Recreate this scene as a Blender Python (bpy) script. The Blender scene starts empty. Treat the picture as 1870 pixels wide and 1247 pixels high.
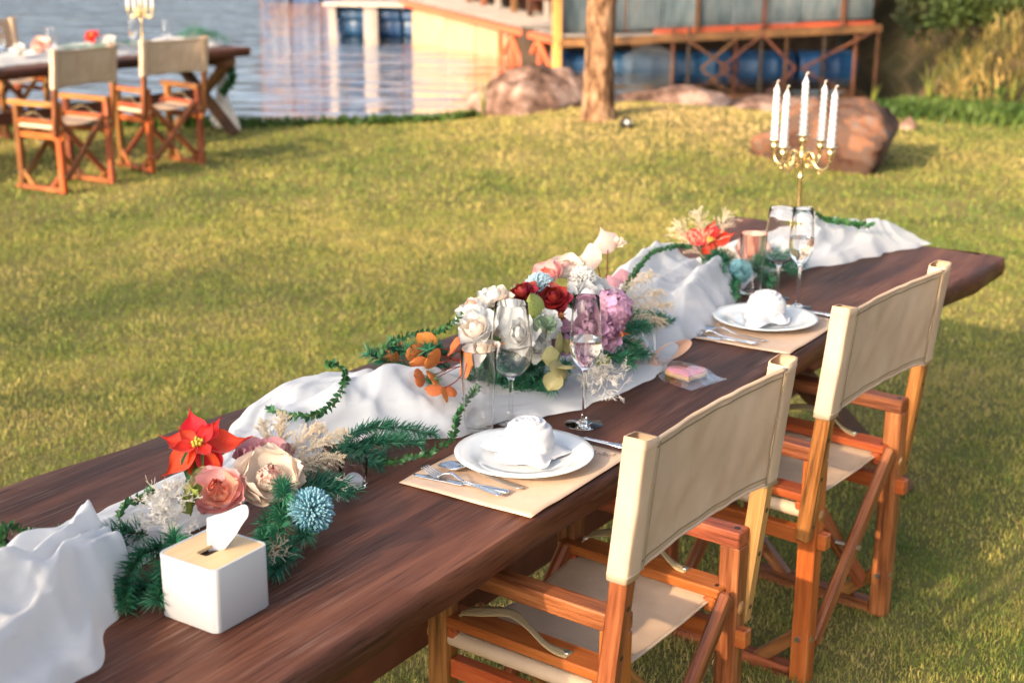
import bpy, bmesh, math, random
import numpy as np
from mathutils import Vector, Matrix, Euler, noise
R = math.radians
PI = math.pi
random.seed(7)
rng = np.random.default_rng(11)
scene = bpy.context.scene
col = scene.collection

# ------------------------------------------------------------------ camera
cam_d = bpy.data.cameras.new('camera')
cam = bpy.data.objects.new('camera', cam_d)
col.objects.link(cam)
scene.camera = cam
CAM = Vector((1.496, -2.2157, 1.7915))
YAW, PITCH, ROLL = 0.5774, 0.2902, 0.0046
cam.location = CAM
_f = Vector((-math.cos(PITCH) * math.sin(YAW), math.cos(PITCH) * math.cos(YAW), -math.sin(PITCH)))
_r = Vector((math.cos(YAW), math.sin(YAW), 0))
_u = _r.cross(_f)
_r2 = _r * math.cos(ROLL) + _u * math.sin(ROLL)
_u2 = -_r * math.sin(ROLL) + _u * math.cos(ROLL)
cam.rotation_euler = Matrix((_r2, _u2, -_f)).transposed().to_euler()
cam_d.sensor_width = 36.0
cam_d.lens = 2542.98 / 1870 * 36.0
cam_d.clip_start = 0.05
cam_d.clip_end = 2000
cam_d.dof.use_dof = True
cam_d.dof.focus_distance = 2.72
cam_d.dof.aperture_fstop = 3.8

# ------------------------------------------------------------------ world and sun
SUN_AZ = Vector((-0.14, -1.0, 0)).normalized()      # horizontal direction towards the sun
SUN_EL = R(23)
world = bpy.data.worlds.new('World')
scene.world = world
world.use_nodes = True
wn = world.node_tree
for n in list(wn.nodes):
    wn.nodes.remove(n)
sky = wn.nodes.new('ShaderNodeTexSky')
sky.sky_type = 'NISHITA'
sky.sun_disc = False
sky.sun_elevation = SUN_EL
sky.sun_rotation = math.atan2(SUN_AZ.x, SUN_AZ.y)
sky.air_density = 1.0
sky.dust_density = 5.0
sky.ozone_density = 1.0
bg = wn.nodes.new('ShaderNodeBackground')
bg.inputs['Strength'].default_value = 0.15
wo = wn.nodes.new('ShaderNodeOutputWorld')
whs = wn.nodes.new('ShaderNodeHueSaturation')          # white balance of the picture: a less blue sky
whs.inputs['Saturation'].default_value = 0.66
wn.links.new(sky.outputs[0], whs.inputs['Color'])
wn.links.new(whs.outputs[0], bg.inputs[0])
wn.links.new(bg.outputs[0], wo.inputs[0])
sun_d = bpy.data.lights.new('sun', 'SUN')
sun_d.energy = 3.7
sun_d.angle = R(0.9)
sun_d.color = (1.0, 0.73, 0.45)
sun = bpy.data.objects.new('sun', sun_d)
col.objects.link(sun)
sun.location = (0, -20, 10)
sdir = Vector((SUN_AZ.x * math.cos(SUN_EL), SUN_AZ.y * math.cos(SUN_EL), math.sin(SUN_EL)))
sun.rotation_euler = sdir.to_track_quat('Z', 'Y').to_euler()
scene.view_settings.view_transform = 'Standard'
scene.view_settings.look = 'None'
scene.view_settings.exposure = 1.34
scene.view_settings.gamma = 1.0
scene.render.engine = 'CYCLES'
cy = scene.cycles
cy.use_denoising = True
cy.max_bounces = 14
cy.transmission_bounces = 10
cy.transparent_max_bounces = 12
cy.diffuse_bounces = 6
cy.glossy_bounces = 4
cy.sample_clamp_indirect = 6.0
cy.blur_glossy = 0.5

# ------------------------------------------------------------------ materials
def _nodes(name):
    m = bpy.data.materials.new(name)
    m.use_nodes = True
    nt = m.node_tree
    for n in list(nt.nodes):
        nt.nodes.remove(n)
    return m, nt, nt.nodes.new, nt.links.new

def M(name, c1, c2=None, rough=.5, metal=0.0, ns=8.0, sc=(1, 1, 1), bump=0.0, bs=60.0, bsc=(1, 1, 1), vary=0.0, trans=0.0,
      spec=.5, coat=0.0, stops=None, sss=0.0, detail=5.0, alpha=1.0, sheen=0.0, rvar=0.0, transmission=0.0, ior=1.45, coord='Object', emit=None):
    m, nt, N, L = _nodes(name)
    out = N('ShaderNodeOutputMaterial')
    p = N('ShaderNodeBsdfPrincipled')
    tc = N('ShaderNodeTexCoord')
    p.inputs['Roughness'].default_value = rough
    p.inputs['Metallic'].default_value = metal
    p.inputs['IOR'].default_value = ior
    p.inputs['Specular IOR Level'].default_value = spec
    p.inputs['Transmission Weight'].default_value = transmission
    p.inputs['Coat Weight'].default_value = coat
    p.inputs['Sheen Weight'].default_value = sheen
    if sss:
        p.inputs['Subsurface Weight'].default_value = sss
        p.inputs['Subsurface Radius'].default_value = (.02, .012, .008)
    src = None
    mp = N('ShaderNodeMapping'); mp.inputs['Scale'].default_value = sc
    L(tc.outputs[coord], mp.inputs[0])
    if vary:
        oi = N('ShaderNodeObjectInfo')
        vm = N('ShaderNodeVectorMath'); vm.operation = 'MULTIPLY_ADD'
        vm.inputs[1].default_value = (1, 1, 1)
        cmb = N('ShaderNodeCombineXYZ')
        mu = N('ShaderNodeMath'); mu.operation = 'MULTIPLY'; mu.inputs[1].default_value = 37.0
        L(oi.outputs['Random'], mu.inputs[0])
        L(mu.outputs[0], cmb.inputs[0]); L(mu.outputs[0], cmb.inputs[1])
        L(mp.outputs[0], vm.inputs[0]); L(cmb.outputs[0], vm.inputs[2])
        vec = vm.outputs[0]
    else:
        vec = mp.outputs[0]
    if c2 is not None or stops:
        nz = N('ShaderNodeTexNoise'); nz.inputs['Scale'].default_value = ns; nz.inputs['Detail'].default_value = detail
        nz.inputs['Roughness'].default_value = .6
        L(vec, nz.inputs['Vector'])
        cr = N('ShaderNodeValToRGB')
        if stops:
            e = cr.color_ramp.elements
            e[0].position, e[0].color = stops[0][0], (*stops[0][1], 1)
            e[1].position, e[1].color = stops[-1][0], (*stops[-1][1], 1)
            for pos, c in stops[1:-1]:
                k = e.new(pos); k.color = (*c, 1)
        else:
            cr.color_ramp.elements[0].position = .35; cr.color_ramp.elements[0].color = (*c1, 1)
            cr.color_ramp.elements[1].position = .68; cr.color_ramp.elements[1].color = (*c2, 1)
        L(nz.outputs['Fac'], cr.inputs[0])
        src = cr.outputs[0]
        if rvar:
            mr = N('ShaderNodeMapRange'); mr.inputs[3].default_value = rough - rvar; mr.inputs[4].default_value = rough + rvar
            mr.inputs[1].default_value = .3; mr.inputs[2].default_value = .7
            L(nz.outputs['Fac'], mr.inputs[0]); L(mr.outputs[0], p.inputs['Roughness'])
    if vary:
        h = N('ShaderNodeHueSaturation')
        if src is None:
            h.inputs['Color'].default_value = (*c1, 1)
        else:
            L(src, h.inputs['Color'])
        mr = N('ShaderNodeMapRange'); mr.inputs[3].default_value = 1 - vary; mr.inputs[4].default_value = 1 + vary
        L(oi.outputs['Random'], mr.inputs[0]); L(mr.outputs[0], h.inputs['Value'])
        m2 = N('ShaderNodeMath'); m2.operation = 'MULTIPLY'; m2.inputs[1].default_value = 7.31
        fr = N('ShaderNodeMath'); fr.operation = 'FRACT'
        mr2 = N('ShaderNodeMapRange'); mr2.inputs[3].default_value = .5 - vary * .06; mr2.inputs[4].default_value = .5 + vary * .06
        L(oi.outputs['Random'], m2.inputs[0]); L(m2.outputs[0], fr.inputs[0]); L(fr.outputs[0], mr2.inputs[0]); L(mr2.outputs[0], h.inputs['Hue'])
        src = h.outputs[0]
    if src is None:
        p.inputs['Base Color'].default_value = (*c1, 1)
    else:
        L(src, p.inputs['Base Color'])
    if bump:
        mb = N('ShaderNodeMapping'); mb.inputs['Scale'].default_value = bsc
        L(tc.outputs[coord], mb.inputs[0])
        nb = N('ShaderNodeTexNoise'); nb.inputs['Scale'].default_value = bs; nb.inputs['Detail'].default_value = 4
        L(mb.outputs[0], nb.inputs['Vector'])
        b = N('ShaderNodeBump'); b.inputs['Strength'].default_value = bump; b.inputs['Distance'].default_value = .01
        L(nb.outputs['Fac'], b.inputs['Height']); L(b.outputs[0], p.inputs['Normal'])
    if emit:
        p.inputs['Emission Color'].default_value = (*emit[0], 1); p.inputs['Emission Strength'].default_value = emit[1]
    sh = p.outputs[0]
    if trans:
        t = N('ShaderNodeBsdfTranslucent')
        if src is None:
            t.inputs[0].default_value = (*c1, 1)
        else:
            L(src, t.inputs[0])
        mx = N('ShaderNodeMixShader'); mx.inputs[0].default_value = trans
        L(sh, mx.inputs[1]); L(t.outputs[0], mx.inputs[2]); sh = mx.outputs[0]
    if alpha < 1:
        t = N('ShaderNodeBsdfTransparent')
        mx = N('ShaderNodeMixShader'); mx.inputs[0].default_value = 1 - alpha
        L(sh, mx.inputs[1]); L(t.outputs[0], mx.inputs[2]); sh = mx.outputs[0]
    L(sh, out.inputs[0])
    return m

def M_blade(name, rough=.55, trans=.35):
    # colour of each blade comes from the mesh's own colour attribute
    m, nt, N, L = _nodes(name)
    out = N('ShaderNodeOutputMaterial'); p = N('ShaderNodeBsdfPrincipled'); p.inputs['Roughness'].default_value = rough
    p.inputs['Specular IOR Level'].default_value = .25
    a = N('ShaderNodeAttribute'); a.attribute_name = 'tint'
    t = N('ShaderNodeBsdfTranslucent'); mx = N('ShaderNodeMixShader'); mx.inputs[0].default_value = trans
    L(a.outputs['Color'], p.inputs['Base Color']); L(a.outputs['Color'], t.inputs[0])
    L(p.outputs[0], mx.inputs[1]); L(t.outputs[0], mx.inputs[2]); L(mx.outputs[0], out.inputs[0])
    return m

def M_film(name, tint=(.98, .985, .99), gl=.32):
    # thin clear plastic film: mostly see-through, mirror-like at grazing angles and on creases
    m, nt, N, L = _nodes(name)
    out = N('ShaderNodeOutputMaterial'); t = N('ShaderNodeBsdfTransparent'); t.inputs[0].default_value = (*tint, 1)
    g = N('ShaderNodeBsdfGlossy'); g.inputs['Roughness'].default_value = .08
    lw = N('ShaderNodeLayerWeight'); lw.inputs[0].default_value = .35
    mr = N('ShaderNodeMapRange'); mr.inputs[3].default_value = .015; mr.inputs[4].default_value = gl
    tc = N('ShaderNodeTexCoord'); nz = N('ShaderNodeTexNoise'); nz.inputs['Scale'].default_value = 70
    b = N('ShaderNodeBump'); b.inputs['Strength'].default_value = .5; b.inputs['Distance'].default_value = .004
    L(tc.outputs['Object'], nz.inputs['Vector']); L(nz.outputs['Fac'], b.inputs['Height']); L(b.outputs[0], g.inputs['Normal']); L(b.outputs[0], lw.inputs['Normal'])
    mx = N('ShaderNodeMixShader')
    L(lw.outputs['Fresnel'], mr.inputs[0]); L(mr.outputs[0], mx.inputs[0]); L(t.outputs[0], mx.inputs[1]); L(g.outputs[0], mx.inputs[2]); L(mx.outputs[0], out.inputs[0])
    return m

def M_wood_top(name):
    m, nt, N, L = _nodes(name)
    out = N('ShaderNodeOutputMaterial'); p = N('ShaderNodeBsdfPrincipled'); p.inputs['Specular IOR Level'].default_value = .22
    tc = N('ShaderNodeTexCoord')
    mp = N('ShaderNodeMapping'); mp.inputs['Scale'].default_value = (8, .8, 8); L(tc.outputs['Object'], mp.inputs[0])
    n1 = N('ShaderNodeTexNoise'); n1.inputs['Scale'].default_value = 1.0; n1.inputs['Detail'].default_value = 8; n1.inputs['Roughness'].default_value = .62; n1.inputs['Distortion'].default_value = .7
    L(mp.outputs[0], n1.inputs['Vector'])
    cr = N('ShaderNodeValToRGB'); e = cr.color_ramp.elements
    e[0].position, e[0].color = .26, (.028, .010, .006, 1)
    e[1].position, e[1].color = .74, (.20, .078, .042, 1)
    k = e.new(.44); k.color = (.060, .021, .012, 1)
    k = e.new(.58); k.color = (.115, .042, .024, 1)
    L(n1.outputs['Fac'], cr.inputs[0])
    mp2 = N('ShaderNodeMapping'); mp2.inputs['Scale'].default_value = (120, 3.5, 120); L(tc.outputs['Object'], mp2.inputs[0])
    n2 = N('ShaderNodeTexNoise'); n2.inputs['Scale'].default_value = 1.5; n2.inputs['Detail'].default_value = 6; L(mp2.outputs[0], n2.inputs['Vector'])
    n3 = N('ShaderNodeTexNoise'); n3.inputs['Scale'].default_value = 2.3; n3.inputs['Detail'].default_value = 3; L(tc.outputs['Object'], n3.inputs['Vector'])
    mu = N('ShaderNodeMath'); mu.operation = 'MULTIPLY'
    r2 = N('ShaderNodeMapRange'); r2.inputs[1].default_value = .55; r2.inputs[2].default_value = .75; L(n2.outputs['Fac'], r2.inputs[0])
    r3 = N('ShaderNodeMapRange'); r3.inputs[1].default_value = .42; r3.inputs[2].default_value = .68; L(n3.outputs['Fac'], r3.inputs[0])
    L(r2.outputs[0], mu.inputs[0]); L(r3.outputs[0], mu.inputs[1])
    mx = N('ShaderNodeMix'); mx.data_type = 'RGBA'; L(mu.outputs[0], mx.inputs[0]); L(cr.outputs[0], mx.inputs[6]); mx.inputs[7].default_value = (.20, .125, .095, 1)
    # fine dark pores
    r4 = N('ShaderNodeMapRange'); r4.inputs[1].default_value = .30; r4.inputs[2].default_value = .45; r4.inputs[3].default_value = .35; L(n2.outputs['Fac'], r4.inputs[0])
    mm = N('ShaderNodeMix'); mm.data_type = 'RGBA'; mm.blend_type = 'MULTIPLY'; mm.inputs[0].default_value = 1
    L(mx.outputs[2], mm.inputs[6]); L(r4.outputs[0], mm.inputs[7])
    L(mm.outputs[2], p.inputs['Base Color'])
    rr = N('ShaderNodeMapRange'); rr.inputs[3].default_value = .40; rr.inputs[4].default_value = .64; L(n3.outputs['Fac'], rr.inputs[0]); L(rr.outputs[0], p.inputs['Roughness'])
    b = N('ShaderNodeBump'); b.inputs['Strength'].default_value = .35; b.inputs['Distance'].default_value = .003
    L(n2.outputs['Fac'], b.inputs['Height']); L(b.outputs[0], p.inputs['Normal'])
    L(p.outputs[0], out.inputs[0])
    return m

def M_water(name):
    m, nt, N, L = _nodes(name)
    out = N('ShaderNodeOutputMaterial'); p = N('ShaderNodeBsdfPrincipled')
    p.inputs['Base Color'].default_value = (.02, .021, .016, 1); p.inputs['Roughness'].default_value = .04; p.inputs['IOR'].default_value = 1.6
    p.inputs['Specular IOR Level'].default_value = .9
    tc = N('ShaderNodeTexCoord')
    mp = N('ShaderNodeMapping'); mp.inputs['Scale'].default_value = (1, 1, 1); mp.inputs['Rotation'].default_value = (0, 0, -.55); L(tc.outputs['Object'], mp.inputs[0])
    mp2 = N('ShaderNodeMapping'); mp2.inputs['Scale'].default_value = (.45, 3.0, 1); L(mp.outputs[0], mp2.inputs[0])
    n1 = N('ShaderNodeTexNoise'); n1.inputs['Scale'].default_value = .75; n1.inputs['Detail'].default_value = 2.5; L(mp2.outputs[0], n1.inputs['Vector'])
    b = N('ShaderNodeBump'); b.inputs['Strength'].default_value = .34; b.inputs['Distance'].default_value = .30
    # the sheltered inlet by the raft is calm
    ms = N('ShaderNodeMapRange'); ms.inputs[1].default_value = 2.0; ms.inputs[2].default_value = .9; ms.inputs[3].default_value = .04; ms.inputs[4].default_value = .9
    da = N('ShaderNodeVectorMath'); da.operation = 'DOT_PRODUCT'; da.inputs[1].default_value = (.838, .546, 0); L(tc.outputs['Object'], da.inputs[0])
    L(da.outputs['Value'], ms.inputs[0]); L(ms.outputs[0], b.inputs['Strength'])
    L(n1.outputs['Fac'], b.inputs['Height']); L(b.outputs[0], p.inputs['Normal'])
    g = N('ShaderNodeBsdfGlossy'); g.inputs['Roughness'].default_value = .04; g.inputs[0].default_value = (.96, .95, .93, 1); L(b.outputs[0], g.inputs['Normal'])
    mx = N('ShaderNodeMixShader'); mx.inputs[0].default_value = .80; L(p.outputs[0], mx.inputs[1]); L(g.outputs[0], mx.inputs[2]); L(mx.outputs[0], out.inputs[0])
    return m

def M_canvas(name):
    m, nt, N, L = _nodes(name)
    out = N('ShaderNodeOutputMaterial'); p = N('ShaderNodeBsdfPrincipled'); p.inputs['Roughness'].default_value = .85
    p.inputs['Specular IOR Level'].default_value = .15
    tc = N('ShaderNodeTexCoord')
    n1 = N('ShaderNodeTexNoise'); n1.inputs['Scale'].default_value = 9; n1.inputs['Detail'].default_value = 5; L(tc.outputs['Object'], n1.inputs['Vector'])
    cr = N('ShaderNodeValToRGB'); e = cr.color_ramp.elements
    e[0].position, e[0].color = .30, (.485, .345, .238, 1); e[1].position, e[1].color = .7, (.58, .44, .325, 1)
    L(n1.outputs['Fac'], cr.inputs[0]); L(cr.outputs[0], p.inputs['Base Color'])
    w1 = N('ShaderNodeTexWave'); w1.inputs['Scale'].default_value = 190; w1.bands_direction = 'Y'; L(tc.outputs['Object'], w1.inputs['Vector'])
    w2 = N('ShaderNodeTexWave'); w2.inputs['Scale'].default_value = 190; w2.bands_direction = 'Z'; L(tc.outputs['Object'], w2.inputs['Vector'])
    w3 = N('ShaderNodeTexWave'); w3.inputs['Scale'].default_value = 190; w3.bands_direction = 'X'; L(tc.outputs['Object'], w3.inputs['Vector'])
    a = N('ShaderNodeMath'); a.operation = 'ADD'; L(w1.outputs['Fac'], a.inputs[0]); L(w2.outputs['Fac'], a.inputs[1])
    a2 = N('ShaderNodeMath'); a2.operation = 'ADD'; L(a.outputs[0], a2.inputs[0]); L(w3.outputs['Fac'], a2.inputs[1])
    b = N('ShaderNodeBump'); b.inputs['Strength'].default_value = .22; b.inputs['Distance'].default_value = .0012; L(a2.outputs[0], b.inputs['Height'])
    n2 = N('ShaderNodeTexNoise'); n2.inputs['Scale'].default_value = 14; n2.inputs['Detail'].default_value = 2; L(tc.outputs['Object'], n2.inputs['Vector'])
    b2 = N('ShaderNodeBump'); b2.inputs['Strength'].default_value = .18; b2.inputs['Distance'].default_value = .012; L(n2.outputs['Fac'], b2.inputs['Height']); L(b.outputs[0], b2.inputs['Normal'])
    L(b2.outputs[0], p.inputs['Normal'])
    t = N('ShaderNodeBsdfTranslucent'); L(cr.outputs[0], t.inputs[0]); mx = N('ShaderNodeMixShader'); mx.inputs[0].default_value = .10
    L(p.outputs[0], mx.inputs[1]); L(t.outputs[0], mx.inputs[2]); L(mx.outputs[0], out.inputs[0])
    return m

MT = {}
MT['lawn'] = M('lawn soil', (.085, .092, .030), (.20, .16, .065), rough=.95, ns=1.4, bump=.6, bs=40, spec=.1)
MT['bank'] = M('bank soil', None, None, stops=[(.3, (.018, .02, .008)), (.5, (.05, .04, .018)), (.7, (.14, .09, .05))], rough=.95, ns=1.1, bump=.8, bs=8, spec=.1)
MT['water'] = M_water('lake water')
MT['blade'] = M_blade('grass blades')
MT['table'] = M_wood_top('dark table wood')
WS = (4.5, 62, 62)
MT['teak'] = M('oiled teak', None, None, stops=[(.33, (.065, .021, .007)), (.47, (.20, .066, .019)), (.6, (.29, .105, .032)), (.72, (.41, .175, .060))], rough=.46, ns=1.0, sc=WS, bump=.25, bs=1.0, bsc=(5, 150, 150), vary=.32, rvar=.08, detail=7)
MT['teak_pale'] = M('pale teak', None, None, stops=[(.25, (.26, .115, .036)), (.55, (.40, .20, .072)), (.8, (.50, .29, .12))], rough=.48, ns=1.0, sc=WS, bump=.12, bs=1.0, bsc=(4, 120, 120), vary=.12, detail=7)
MT['teak_red'] = M('red stained wood', None, None, stops=[(.30, (.20, .042, .010)), (.5, (.33, .078, .018)), (.72, (.42, .13, .036))], rough=.40, ns=1.0, sc=WS, bump=.1, bs=1.0, bsc=(4, 120, 120), vary=.15, detail=7)
MT['canvas'] = M_canvas('beige canvas')
MT['thread'] = M('stitching', (.22, .17, .10), rough=.9)
MT['strap'] = M('cream webbing', (.38, .28, .14), (.46, .35, .19), rough=.8, ns=12, bump=.5, bs=1.0, bsc=(30, 900, 30), trans=.1)
MT['steel'] = M('polished steel', (.72, .73, .75), rough=.13, metal=1.0, bump=.02, bs=30)
MT['bolt'] = M('zinc bolt', (.55, .55, .54), rough=.35, metal=1.0)
MT['screw'] = M('dark screw hole', (.02, .015, .012), rough=.5)
MT['cloth'] = M('white chiffon', (.73, .745, .77), rough=.75, trans=.30, alpha=.87, sheen=.2, spec=.2, bump=.35, bs=30, bsc=(1, .5, 1))
MT['napkin'] = M('white napkin', (.62, .635, .665), rough=.8, trans=.12, spec=.15, bump=.35, bs=45)
MT['china'] = M('white china', (.60, .63, .65), rough=.10, coat=.3)
MT['kraft'] = M('kraft paper', (.52, .375, .275), (.57, .43, .33), rough=.85, ns=20, bump=.12, bs=300, spec=.2)
MT['ink'] = M('brown ink', (.12, .075, .05), rough=.8)
MT['glass'] = M('clear glass', (1, 1, 1), rough=.0, transmission=1.0, ior=1.36)
MT['drink'] = M('sparkling drink', (1.0, .97, .95), rough=.0, transmission=1.0, ior=1.33)
MT['gold'] = M('brass', (.84, .64, .32), (.74, .54, .25), rough=.22, metal=1.0, ns=30)
MT['wax'] = M('white wax', (.60, .585, .585), rough=.45, sss=.25)
MT['wick'] = M('wick', (.45, .42, .38), rough=.9)
MT['boxwhite'] = M('white plastic', (.47, .49, .52), rough=.38, spec=.4, bump=.02, bs=200)
MT['bamboo'] = M('bamboo', None, None, stops=[(.3, (.56, .36, .165)), (.6, (.65, .45, .24)), (.75, (.58, .38, .18))], rough=.4, ns=1.0, sc=(60, 5, 60))
MT['tissue'] = M('tissue', (.62, .63, .67), rough=.9, trans=.25, spec=.1)
MT['pine'] = M('pine needles', (.018, .130, .078), (.05, .21, .105), rough=.45, ns=14, vary=.2, trans=.12)
MT['pinestem'] = M('pine stem', (.06, .045, .02), rough=.8)
MT['box_leaf'] = M('boxwood leaf', (.030, .125, .035), rough=.42, vary=.5, trans=.25)
MT['leaf_pale'] = M('pale leaf', (.22, .30, .20), rough=.5, vary=.25, trans=.25)
MT['olive'] = M('olive leaf', (.30, .27, .10), (.36, .34, .16), rough=.5, ns=20, vary=.25, trans=.25)
MT['lime'] = M('yellow green leaf', (.20, .30, .05), (.42, .40, .12), rough=.5, ns=16, vary=.1, trans=.3)
MT['orange_leaf'] = M('orange leaf', (.50, .135, .03), (.62, .22, .06), rough=.5, ns=24, vary=.22, trans=.3, bump=.3, bs=150)
MT['redstem'] = M('red stem', (.22, .03, .02), rough=.6)
MT['greenstem'] = M('green stem', (.10, .14, .04), rough=.6)
MT['red'] = M('red bract', (.68, .022, .008), (.78, .045, .012), rough=.5, ns=30, vary=.14, trans=.28, bump=.25, bs=90, sheen=.2)
MT['yellow'] = M('yellow bud', (.55, .38, .05), rough=.6)
MT['cream'] = M('cream petal', (.80, .67, .54), (.83, .74, .65), rough=.7, ns=25, vary=.06, trans=.30)
MT['blush'] = M('blush petal', (.86, .54, .44), (.88, .70, .62), rough=.7, ns=25, vary=.08, trans=.30)
MT['peach'] = M('peach petal', (.84, .33, .20), (.86, .52, .40), rough=.7, ns=25, vary=.12, trans=.30)
MT['coral'] = M('coral petal', (.84, .17, .09), (.86, .33, .22), rough=.7, ns=25, vary=.12, trans=.30)
MT['pink'] = M('pink petal', (.84, .36, .34), (.86, .56, .52), rough=.7, ns=25, vary=.1, trans=.30)
MT['mauve_pink'] = M('dusty pink petal', (.62, .24, .28), (.74, .44, .46), rough=.7, ns=25, vary=.2, trans=.25)
MT['white'] = M('white petal', (.74, .73, .70), (.78, .77, .75), rough=.7, ns=25, vary=.05, trans=.30)
MT['burgundy'] = M('burgundy petal', (.20, .008, .010), (.32, .018, .016), rough=.55, ns=25, vary=.25, trans=.18)
MT['purple'] = M('purple petal', (.40, .19, .30), (.56, .34, .46), rough=.65, ns=25, vary=.38, trans=.25)
MT['blue'] = M('blue petal', (.18, .44, .54), (.36, .62, .68), rough=.7, ns=40, vary=.1, trans=.2)
MT['paleblue'] = M('pale blue petal', (.42, .60, .68), (.62, .74, .78), rough=.7, ns=40, vary=.1, trans=.2)
MT['pampas'] = M('pampas', (.66, .54, .39), (.76, .67, .53), rough=.9, ns=30, vary=.06, trans=.35, spec=.1)
MT['twig'] = M('white twig', (.76, .72, .66), rough=.85, trans=.1)
MT['icing'] = M('pink icing', (.74, .22, .26), (.78, .28, .31), rough=.35, ns=30, bump=.1, bs=60)
MT['biscuit'] = M('biscuit', (.55, .30, .10), (.65, .42, .19), rough=.8, ns=40, bump=.3, bs=150)
MT['ribbon'] = M('champagne ribbon', (.66, .42, .31), rough=.45, trans=.3, sheen=.3)
MT['film'] = M_film('clear film')
MT['rock'] = M('sandstone', None, None, stops=[(.34, (.022, .013, .010)), (.43, (.11, .064, .048)), (.52, (.20, .125, .10)), (.60, (.34, .24, .20)), (.74, (.22, .125, .085))], rough=.9, ns=3.4, bump=1.6, bs=9, spec=.2, detail=8, coord='Object')
MT['rock_orange'] = M('rust sandstone', None, None, stops=[(.34, (.02, .009, .007)), (.42, (.10, .05, .034)), (.49, (.075, .052, .044)), (.56, (.18, .08, .045)), (.63, (.14, .105, .09)), (.74, (.25, .19, .16))], rough=.9, ns=3.6, bump=1.6, bs=9, spec=.2, detail=8)
MT['bark'] = M('bark', None, None, stops=[(.34, (.03, .017, .010)), (.46, (.14, .075, .042)), (.56, (.26, .15, .085)), (.7, (.38, .25, .16))], rough=.95, ns=9.0, sc=(1.6, 1.6, .7), bump=1.8, bs=9, bsc=(2.4, 2.4, .8), spec=.1, detail=8)
MT['leaf'] = M('tree leaf', (.045, .075, .018), (.09, .12, .03), rough=.55, ns=2, trans=.3)
MT['bush'] = M('bush leaf', (.025, .04, .014), (.07, .07, .026), rough=.6, ns=2, trans=.3)
MT['black'] = M('black metal', (.012, .012, .012), rough=.4)
MT['lens'] = M('lamp lens', (.75, .75, .73), rough=.15)
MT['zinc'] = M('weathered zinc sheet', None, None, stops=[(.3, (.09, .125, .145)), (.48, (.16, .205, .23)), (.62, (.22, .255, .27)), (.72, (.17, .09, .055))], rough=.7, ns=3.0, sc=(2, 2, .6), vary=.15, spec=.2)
MT['rust'] = M('rusty wood', None, None, stops=[(.3, (.05, .02, .010)), (.55, (.15, .055, .022)), (.75, (.23, .10, .045))], rough=.8, ns=3.0, vary=.3)
MT['orange_paint'] = M('orange red paint', (.55, .10, .035), (.42, .09, .04), rough=.5, ns=6, vary=.1)
MT['pontoon'] = M('tan pontoon', (.30, .20, .115), (.36, .25, .15), rough=.6, ns=2, vary=.06)
MT['drum'] = M('blue drum', (.003, .024, .07), (.006, .045, .11), rough=.4, ns=3, vary=.15)  # blue darkened to stand in for shade on the raft front
MT['greyplank'] = M('grey deck board', (.25, .22, .20), (.34, .30, .27), rough=.8, ns=4, sc=(1, 8, 8), vary=.15)
MT['goldplank'] = M('golden board', (.42, .185, .045), (.54, .27, .08), rough=.7, ns=2, sc=(8, 8, 1), vary=.2)
MT['roof'] = M('roof sheet', (.22, .20, .18), (.30, .26, .22), rough=.6, ns=4)
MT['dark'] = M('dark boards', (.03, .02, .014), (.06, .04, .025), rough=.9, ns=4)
MT['net'] = M('grey net', (.16, .16, .155), rough=.9)
MT['drape'] = M('white drape', (.80, .78, .76), rough=.8, trans=.25)

# ------------------------------------------------------------------ object helpers
def tag(o, label=None, cat=None, group=None, kind=None):
    if label: o['label'] = label
    if cat: o['category'] = cat
    if group: o['group'] = group
    if kind: o['kind'] = kind
    return o

def place(o, parent=None, loc=None, rot=None, sc=None, mtx=None):
    col.objects.link(o)
    if parent is not None: o.parent = parent
    if mtx is not None:
        o.matrix_basis = mtx
    else:
        if loc is not None: o.location = loc
        if rot is not None: o.rotation_euler = rot
        if sc is not None: o.scale = (sc,) * 3 if isinstance(sc, (int, float)) else sc
    return o

def thing(name, label, cat, loc=(0, 0, 0), rot=(0, 0, 0), group=None, sc=None):
    o = bpy.data.objects.new(name, None)
    o.empty_display_size = .05
    place(o, None, loc, rot, sc)
    return tag(o, label, cat, group)

def inst(name, me, parent=None, **k):
    return place(bpy.data.objects.new(name, me), parent, **k)

def copy_tree(o, parent=None):
    c = o.copy(); col.objects.link(c); c.parent = parent
    for ch in list(o.children): copy_tree(ch, c)
    return c

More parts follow.
